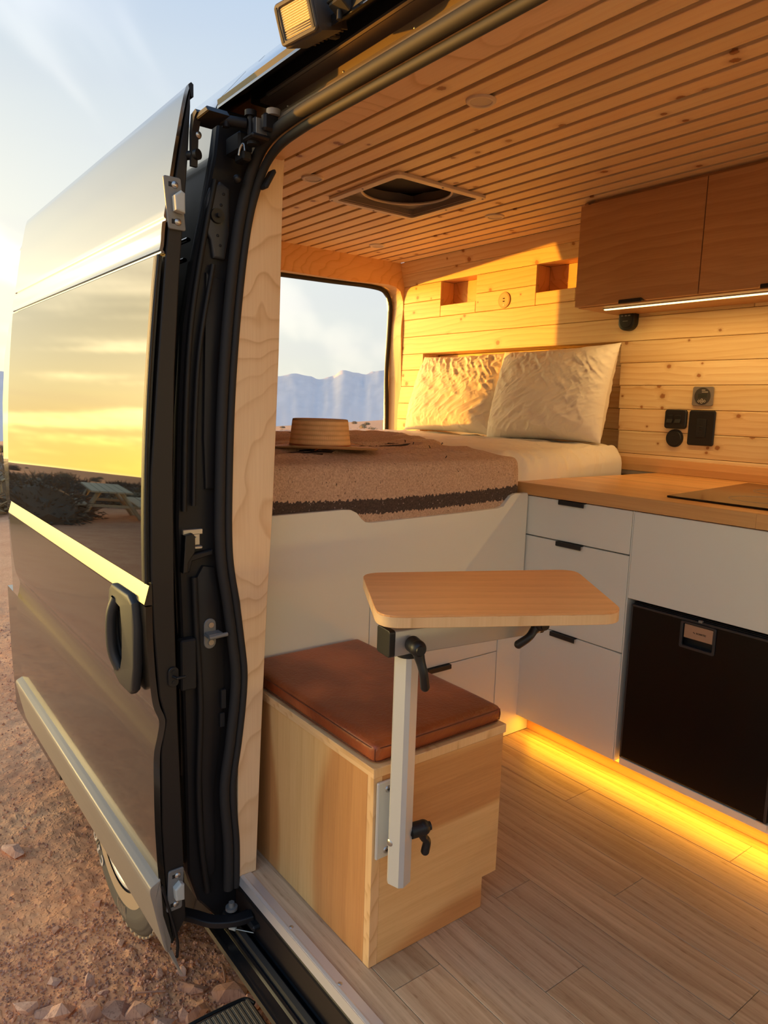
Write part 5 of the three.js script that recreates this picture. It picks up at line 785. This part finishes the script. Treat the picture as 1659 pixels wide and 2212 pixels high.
{
  const t = thing('swivel_table', 'small wooden table leaf on a silver swing arm and post fixed to the bench', 'table');
  // leaf: rounded rectangle turned in plan
  const P = [[-1.0895, -0.7870], [-0.8420, -0.6420], [-0.6500, -0.9960], [-0.8960, -1.1820]];
  const round = (poly, r) => { const o = []; for (let i = 0; i < 4; i++) { const a = V(poly[(i + 3) % 4][0], poly[(i + 3) % 4][1], 0), b = V(poly[i][0], poly[i][1], 0), c = V(poly[(i + 1) % 4][0], poly[(i + 1) % 4][1], 0), u = a.clone().sub(b).normalize(), w = c.clone().sub(b).normalize(); const A = b.clone().add(u.multiplyScalar(r)), C = b.clone().add(w.multiplyScalar(r)); for (let k = 0; k <= 6; k++) { const s = k / 6; o.push([(1 - s) * (1 - s) * A.x + 2 * s * (1 - s) * b.x + s * s * C.x, (1 - s) * (1 - s) * A.y + 2 * s * (1 - s) * b.y + s * s * C.y]); } } return o; };
  const out = round(P, 0.042), ux = -0.49, uz = -0.87;
  const topG = prismY(out, 0.6805, 0.6835, { bevel: 0.0006 }); { const p = topG.attributes.position, uv = topG.attributes.uv; for (let i = 0; i < p.count; i++) uv.setXY(i, (p.getX(i) * 0.50 - p.getZ(i) * 0.86) , (p.getX(i) * 0.86 + p.getZ(i) * 0.50) + 0.1); }
  const tp = part(t, 'tabletop', topG, M.beech, 'reddish wood-grain top face');
  const eg = prismY(out, 0.6635, 0.6805, { bevel: 0.0008, crease: 0.5 }); grainUV(eg, 0, 0, 0); part(tp, 'plywood_edge', eg, M.plyEdge, 'pale plywood edge');
  const A = [-0.8815, -0.690], B = [-0.8370, -0.995], dx = B[0] - A[0], dz = B[1] - A[1], Lh = Math.hypot(dx, dz), ang = Math.atan2(-dz, dx);
  const place = (g) => { g.rotateY(ang); g.translate(A[0], 0, A[1]); return g; };          // local x runs along the arm
  const arm = prismX(rrect(-0.0205, 0.0205, 0.6030, 0.6470, 0.004), 0.005, Lh, { bevel: 0.0005, crease: 0.6 }); part(t, 'swing_arm', place(arm), M.silverDark, 'grey metal swing arm');
  part(t, 'end_cap', place(prismX(rrect(-0.021, 0.021, 0.6025, 0.6475, 0.005), -0.006, 0.005, { bevel: 0.0015, seg: 2 })), M.black); part(t, 'end_cap', place(prismX(rrect(-0.021, 0.021, 0.6025, 0.6475, 0.005), Lh, Lh + 0.008, { bevel: 0.0015, seg: 2 })), M.black);
  part(t, 'clamp_slot', place(bb(0.004, 0.030, 0.6465, 0.6475, -0.0006, 0.0006, 0.0002)), M.jambDark);
  part(t, 'pivot_cap', place(rod([0.045, 0.645, 0], [0.045, 0.6505, 0], 0.0145, 0.0135, 24)), M.black); part(t, 'pivot_plate', place(join([rod([0.285, 0.645, 0], [0.285, 0.6635, 0], 0.03, 0.03, 24), bb(0.22, 0.35, 0.6565, 0.6635, -0.05, 0.05, 0.001)])), M.black);
  const oct = (cx, cz, r, k = 0.62) => { const h = r, q = r * k; return [[cx - h, cz - q], [cx - q, cz - h], [cx + q, cz - h], [cx + h, cz - q], [cx + h, cz + q], [cx + q, cz + h], [cx - q, cz + h], [cx - h, cz + q]]; };
  const PX = -0.873, PZ = -0.7270;
  part(t, 'post', (() => { const g = prismY(oct(0, 0, 0.0170), 0.190, 0.600, { bevel: 0.0008 }); g.rotateY(0.30); g.translate(PX, 0, PZ); return g; })(), M.silver, 'silver octagonal post');
  part(t, 'collar', rod([PX + 0.002, 0.597, PZ], [PX + 0.002, 0.604, PZ], 0.019, 0.019, 24), M.jambDark);
  const br = part(t, 'bracket', join([bb(-0.9195, -0.9135, 0.2125, 0.3565, -0.7445, -0.7085, 0.0015), bb(-0.9165, -0.905, 0.2125, 0.3565, -0.7500, -0.7430, 0.001), bb(-0.9195, -0.9125, 0.2125, 0.3565, -0.7120, -0.7075, 0.002)]), M.silver, 'silver wall bracket screwed to the bench');
  for (const y of [0.341, 0.226]) { part(br, 'screw', rod([-0.9140, y, -0.7300], [-0.9115, y, -0.7300], 0.0068, 0.0055, 20), M.steel); part(br, 'screw_cross', join([bb(-0.9116, -0.9110, y - 0.0008, y + 0.0008, -0.7335, -0.7265, 0.0002), bb(-0.9116, -0.9110, y - 0.0035, y + 0.0035, -0.7308, -0.7292, 0.0002)]), M.jambDark); }
  part(t, 'bracket_block', bb(-0.9165, -0.885, 0.235, 0.335, -0.765, -0.735, 0.002), M.silver);
  const bt = new THREE.SphereGeometry(0.0075, 16, 8, 0, Math.PI * 2, 0, Math.PI / 2); bt.scale(1, 0.55, 1); bt.rotateX(Math.PI / 2); bt.translate(PX - 0.006, 0.266, PZ + 0.0168); part(t, 'bolt', bt, M.steel);
  // clamp levers: hub and curved handle
  const lever = (pos, dirHub, dirArm, L, n = 'clamp_lever') => {
    const h = V(...dirHub).normalize(), a = V(...dirArm).normalize(), o = V(...pos), e = o.clone().addScaledVector(h, 0.030), w = (s) => o.clone().addScaledVector(h, s);
    const l = part(t, n, join([rod(o.toArray(), w(0.008).toArray(), 0.0095, 0.0095, 20), rod(w(0.008).toArray(), w(0.034).toArray(), 0.0135, 0.0130, 24)]), M.black, 'black clamp lever');
    const c = new THREE.CatmullRomCurve3([e.clone().addScaledVector(a, -0.004).addScaledVector(h, -0.004), e.clone().addScaledVector(a, 0.018).addScaledVector(h, 0.002), e.clone().addScaledVector(a, L * 0.6).addScaledVector(h, 0.008), e.clone().addScaledVector(a, L).addScaledVector(h, 0.005)]);
    const g = new THREE.TubeGeometry(c, 24, 0.0085, 12, false), pp = g.attributes.position, cen = []; for (let i = 0; i <= 24; i++) cen.push(c.getPointAt(i / 24));
    for (let i = 0; i < pp.count; i++) { const k = Math.floor(i / 13), s = mix(1.25, 0.85, sstep(0, 0.5, k / 24)) * mix(1, 1.06, sstep(0.6, 1, k / 24)), q = V(pp.getX(i), pp.getY(i), pp.getZ(i)).sub(cen[k]).multiplyScalar(s).add(cen[k]); pp.setXYZ(i, q.x, q.y, q.z); } g.computeVertexNormals();
    part(l, 'handle', join([g, new THREE.SphereGeometry(0.0085 * 0.9, 14, 10).translate(...c.getPointAt(1).toArray()), new THREE.SphereGeometry(0.0135, 16, 10).scale(1, 1, 1).translate(...w(0.031).toArray())]), M.black); part(l, 'hub_cap', rod(w(0.036).toArray(), w(0.045).toArray(), 0.0085, 0.0075, 16), M.black);
  };
  const sideDir = [Math.sin(ang), 0, Math.cos(ang)];                                           // the side of the arm that faces the aisle
  const at = (s, y, q) => [A[0] + dx / Lh * s + sideDir[0] * q, y, A[1] + dz / Lh * s + sideDir[2] * q];
  lever(at(0.034, 0.624, 0.020), [0.95, 0.0, 0.30], [0.03, -1, -0.22], 0.066);
  lever(at(0.288, 0.634, 0.018), [0.95, -0.05, 0.30], [-0.46, -0.66, 0.50], 0.055);
  lever([PX + 0.004, 0.280, PZ - 0.010], [0.30, 0.10, -0.94], [0.0, -1, -0.05], 0.046);
}
// ---------------------------------------------------------------- fittings on the far wall and in the ceiling
{
  const z = WZ;
  const o = thing('power_outlet', 'tall black power outlet plate on the pine wall', 'outlet');
  part(o, 'plate', prismZ(rrect(-1.388, -1.292, 0.896, 1.018, 0.008), z, z + 0.008, { bevel: 0.003, seg: 2 }), M.black); const rc = part(o, 'receptacle', prismZ(rrect(-1.3565, -1.3215, 0.925, 0.989, 0.002), z + 0.006, z + 0.0105, { bevel: 0.0008 }), M.blackMatte);
  for (const y of [0.975, 0.938]) { for (const x of [-1.3450, -1.3335]) part(rc, 'slot', bb(x - 0.001, x + 0.001, y - 0.002, y + 0.006, z + 0.0098, z + 0.0108, 0.0002), M.jambDark); part(rc, 'ground_hole', rod([-1.3392, y - 0.0065, z + 0.0098], [-1.3392, y - 0.0065, z + 0.0108], 0.0025, 0.0025, 12), M.jambDark); }
  for (const y of [0.9605, 0.9525]) part(rc, 'button', bb(-1.346, -1.332, y - 0.0025, y + 0.0025, z + 0.010, z + 0.0118, 0.0006), M.black); for (const y of [1.003, 0.911]) part(o, 'screw', rod([-1.3395, y, z + 0.0075], [-1.3395, y, z + 0.0086], 0.0026, 0.0026, 10), M.blackMatte);
  const s = thing('switch_panel', 'square black panel with two rocker switches on the pine wall', 'switch');
  part(s, 'plate', prismZ(rrect(-1.479, -1.395, 0.951, 1.019, 0.010), z, z + 0.014, { bevel: 0.005, seg: 3, crease: 0.5 }), M.black); for (const x of [-1.4570, -1.4255]) part(s, 'rocker', prismX([[z + 0.012, 1.0005], [z + 0.019, 0.998], [z + 0.0155, 0.985], [z + 0.023, 0.972], [z + 0.012, 0.969]], x - 0.011, x + 0.011, { bevel: 0.0012 }), M.blackMatte);
  const r = thing('round_port', 'round black socket cap below the switch panel', 'socket'); part(r, 'cap', join([rod([-1.4385, 0.917, z], [-1.4385, 0.917, z + 0.007], 0.0325, 0.0315, 40), rod([-1.4385, 0.917, z + 0.007], [-1.4385, 0.917, z + 0.009], 0.027, 0.0255, 40)]), M.black); part(r, 'notch', bb(-1.445, -1.432, 0.922, 0.925, z + 0.0085, z + 0.0098, 0.0004), M.blackMatte);
  const m = thing('battery_meter', 'grey square battery meter with round dial above the outlet', 'meter');
  part(m, 'frame', prismZ(rrect(-1.3830, -1.3075, 1.0335, 1.1005, 0.007), z, z + 0.007, { bevel: 0.002, seg: 2 }), M.meterG); const dl = part(m, 'dial', rod([-1.3455, 1.0675, z + 0.006], [-1.3455, 1.0675, z + 0.0085], 0.0300, 0.0290, 40), M.meterD, 'dark round dial');
  part(dl, 'display', bb(-1.362, -1.327, 1.0625, 1.0755, z + 0.0082, z + 0.0090, 0.0003), M.meterL); for (const [x0, x1, y] of [[-1.348, -1.326, 1.0815], [-1.349, -1.336, 1.0880]]) part(dl, 'print', bb(x0, x1, y - 0.0010, y + 0.0010, z + 0.0083, z + 0.0088, 0.0002), M.meterP);
  for (const [x, y] of [[-1.3560, 1.050], [-1.3460, 1.0540], [-1.3460, 1.0465], [-1.3360, 1.050]]) part(dl, 'button', new THREE.TorusGeometry(0.0036, 0.0008, 6, 20).translate(x, y, z + 0.0088), M.meterP);
  const h = thing('wall_sensor', 'small black shield-shaped device under the overhead cabinet', 'sensor');
  const sh = (k, y0) => { const o = [[-0.034 * k, 0.031], [0.034 * k, 0.031]]; for (let i = 0; i <= 14; i++) { const a = i / 14 * Math.PI; o.push([0.034 * k * Math.cos(a), y0 - 0.030 * k * Math.sin(a)]); } return o.map(([x, y]) => [x - 1.660, y + 1.3370]); };
  part(h, 'body', prismZ(sh(1, 0.0), z, z + 0.030, { bevel: 0.003, seg: 2, crease: 0.5 }), M.black); part(h, 'front', prismZ(sh(0.82, 0.004), z + 0.027, z + 0.034, { bevel: 0.003, seg: 2, crease: 0.5 }), M.blackMatte); part(h, 'print', bb(-1.672, -1.650, 1.340, 1.3422, z + 0.0335, z + 0.0345, 0.0003), M.greyPlate); for (const x of [-1.676, -1.660, -1.646]) part(h, 'button', bb(x - 0.005, x + 0.005, 1.3585, 1.3635, z + 0.033, z + 0.0352, 0.0008), M.greyPlate);
  const p = thing('usb_port', 'round pale charging port between the two wall niches', 'socket'); part(p, 'disc', join([rod([-2.316, 1.4825, z], [-2.316, 1.4825, z + 0.004], 0.036, 0.0345, 40)]), M.port); part(p, 'insert', rod([-2.316, 1.4825, z + 0.0035], [-2.316, 1.4825, z + 0.0048], 0.030, 0.029, 36), M.portIn); for (const y of [1.489, 1.477]) part(p, 'socket_slot', bb(-2.3225, -2.3105, y - 0.0025, y + 0.0025, z + 0.0042, z + 0.0054, 0.0004), M.gapDark); part(p, 'indicator', rod([-2.316, 1.461, z + 0.0042], [-2.316, 1.461, z + 0.0056], 0.0045, 0.004, 14), M.plasticW);
  for (const [x, zz, label] of [[-1.342, -1.286, 'round white ceiling light nearest the header, frontmost of four'], [-2.132, -1.302, 'round white ceiling light beside the roof vent, near the tall upright'], [-2.052, -2.066, 'round white ceiling light between the roof vent and the overhead cabinet'], [-2.781, -2.050, 'round white ceiling light closest to the rear opening']]) {
    const d = thing('ceiling_light', label, 'ceiling light', undefined, [x, 1.730, zz]); const ring = new THREE.LatheGeometry([[0.0262, -0.002], [0.0270, -0.0045], [0.0330, -0.0055], [0.0365, -0.003], [0.037, 0.0]].map(([a, b]) => new THREE.Vector2(a, b)), 40); part(d, 'trim_ring', ring, M.plasticW); part(d, 'lens', rod([0, -0.0005, 0], [0, -0.003, 0], 0.0268, 0.0268, 32), M.frost);
  }
  const v = thing('roof_vent', 'square white roof vent with dark round fan opening in the slat ceiling', 'vent');
  const X0 = -2.290, X1 = -1.880, Z0 = -1.458, Z1 = -1.858;
  part(v, 'flange', prismY(rrect(X0, X1, Z1, Z0, 0.022), 1.7190, 1.7305, { bevel: 0.003, seg: 2, holes: [rrect(X0 + 0.024, X1 - 0.024, Z1 + 0.024, Z0 - 0.024, 0.012)] }), M.plasticW, 'pale flange');
  part(v, 'throat', prismY(rrect(X0 + 0.022, X1 - 0.022, Z1 + 0.022, Z0 - 0.022, 0.012), 1.725, 1.80, { holes: [rrect(X0 + 0.025, X1 - 0.025, Z1 + 0.025, Z0 - 0.025, 0.012)] }), M.plasticG);
  const cx = (X0 + X1) / 2, cz = (Z0 + Z1) / 2; part(v, 'fan_plate', prismY(rrect(X0 + 0.023, X1 - 0.023, Z1 + 0.023, Z0 - 0.023, 0.01), 1.748, 1.752, { holes: [circ(cx, cz, 0.158, 40)] }), M.plasticG); part(v, 'fan_ring', new THREE.TorusGeometry(0.160, 0.005, 8, 64).rotateX(Math.PI / 2).translate(cx, 1.748, cz), M.plasticW);
  part(v, 'screen', rod([cx, 1.790, cz], [cx, 1.792, cz], 0.175, 0.175, 40), M.screen, 'dark insect screen'); for (const [a, b] of [[X0 + 0.012, Z0 - 0.2], [X1 - 0.012, Z0 - 0.2], [cx, Z0 - 0.012], [cx, Z1 + 0.012], [X0 + 0.014, Z0 - 0.014], [X1 - 0.014, Z1 + 0.014]]) part(v, 'screw', rod([a, 1.7195, b], [a, 1.7175, b], 0.004, 0.0035, 10), M.plasticG);
}
renderer.render(scene, camera);
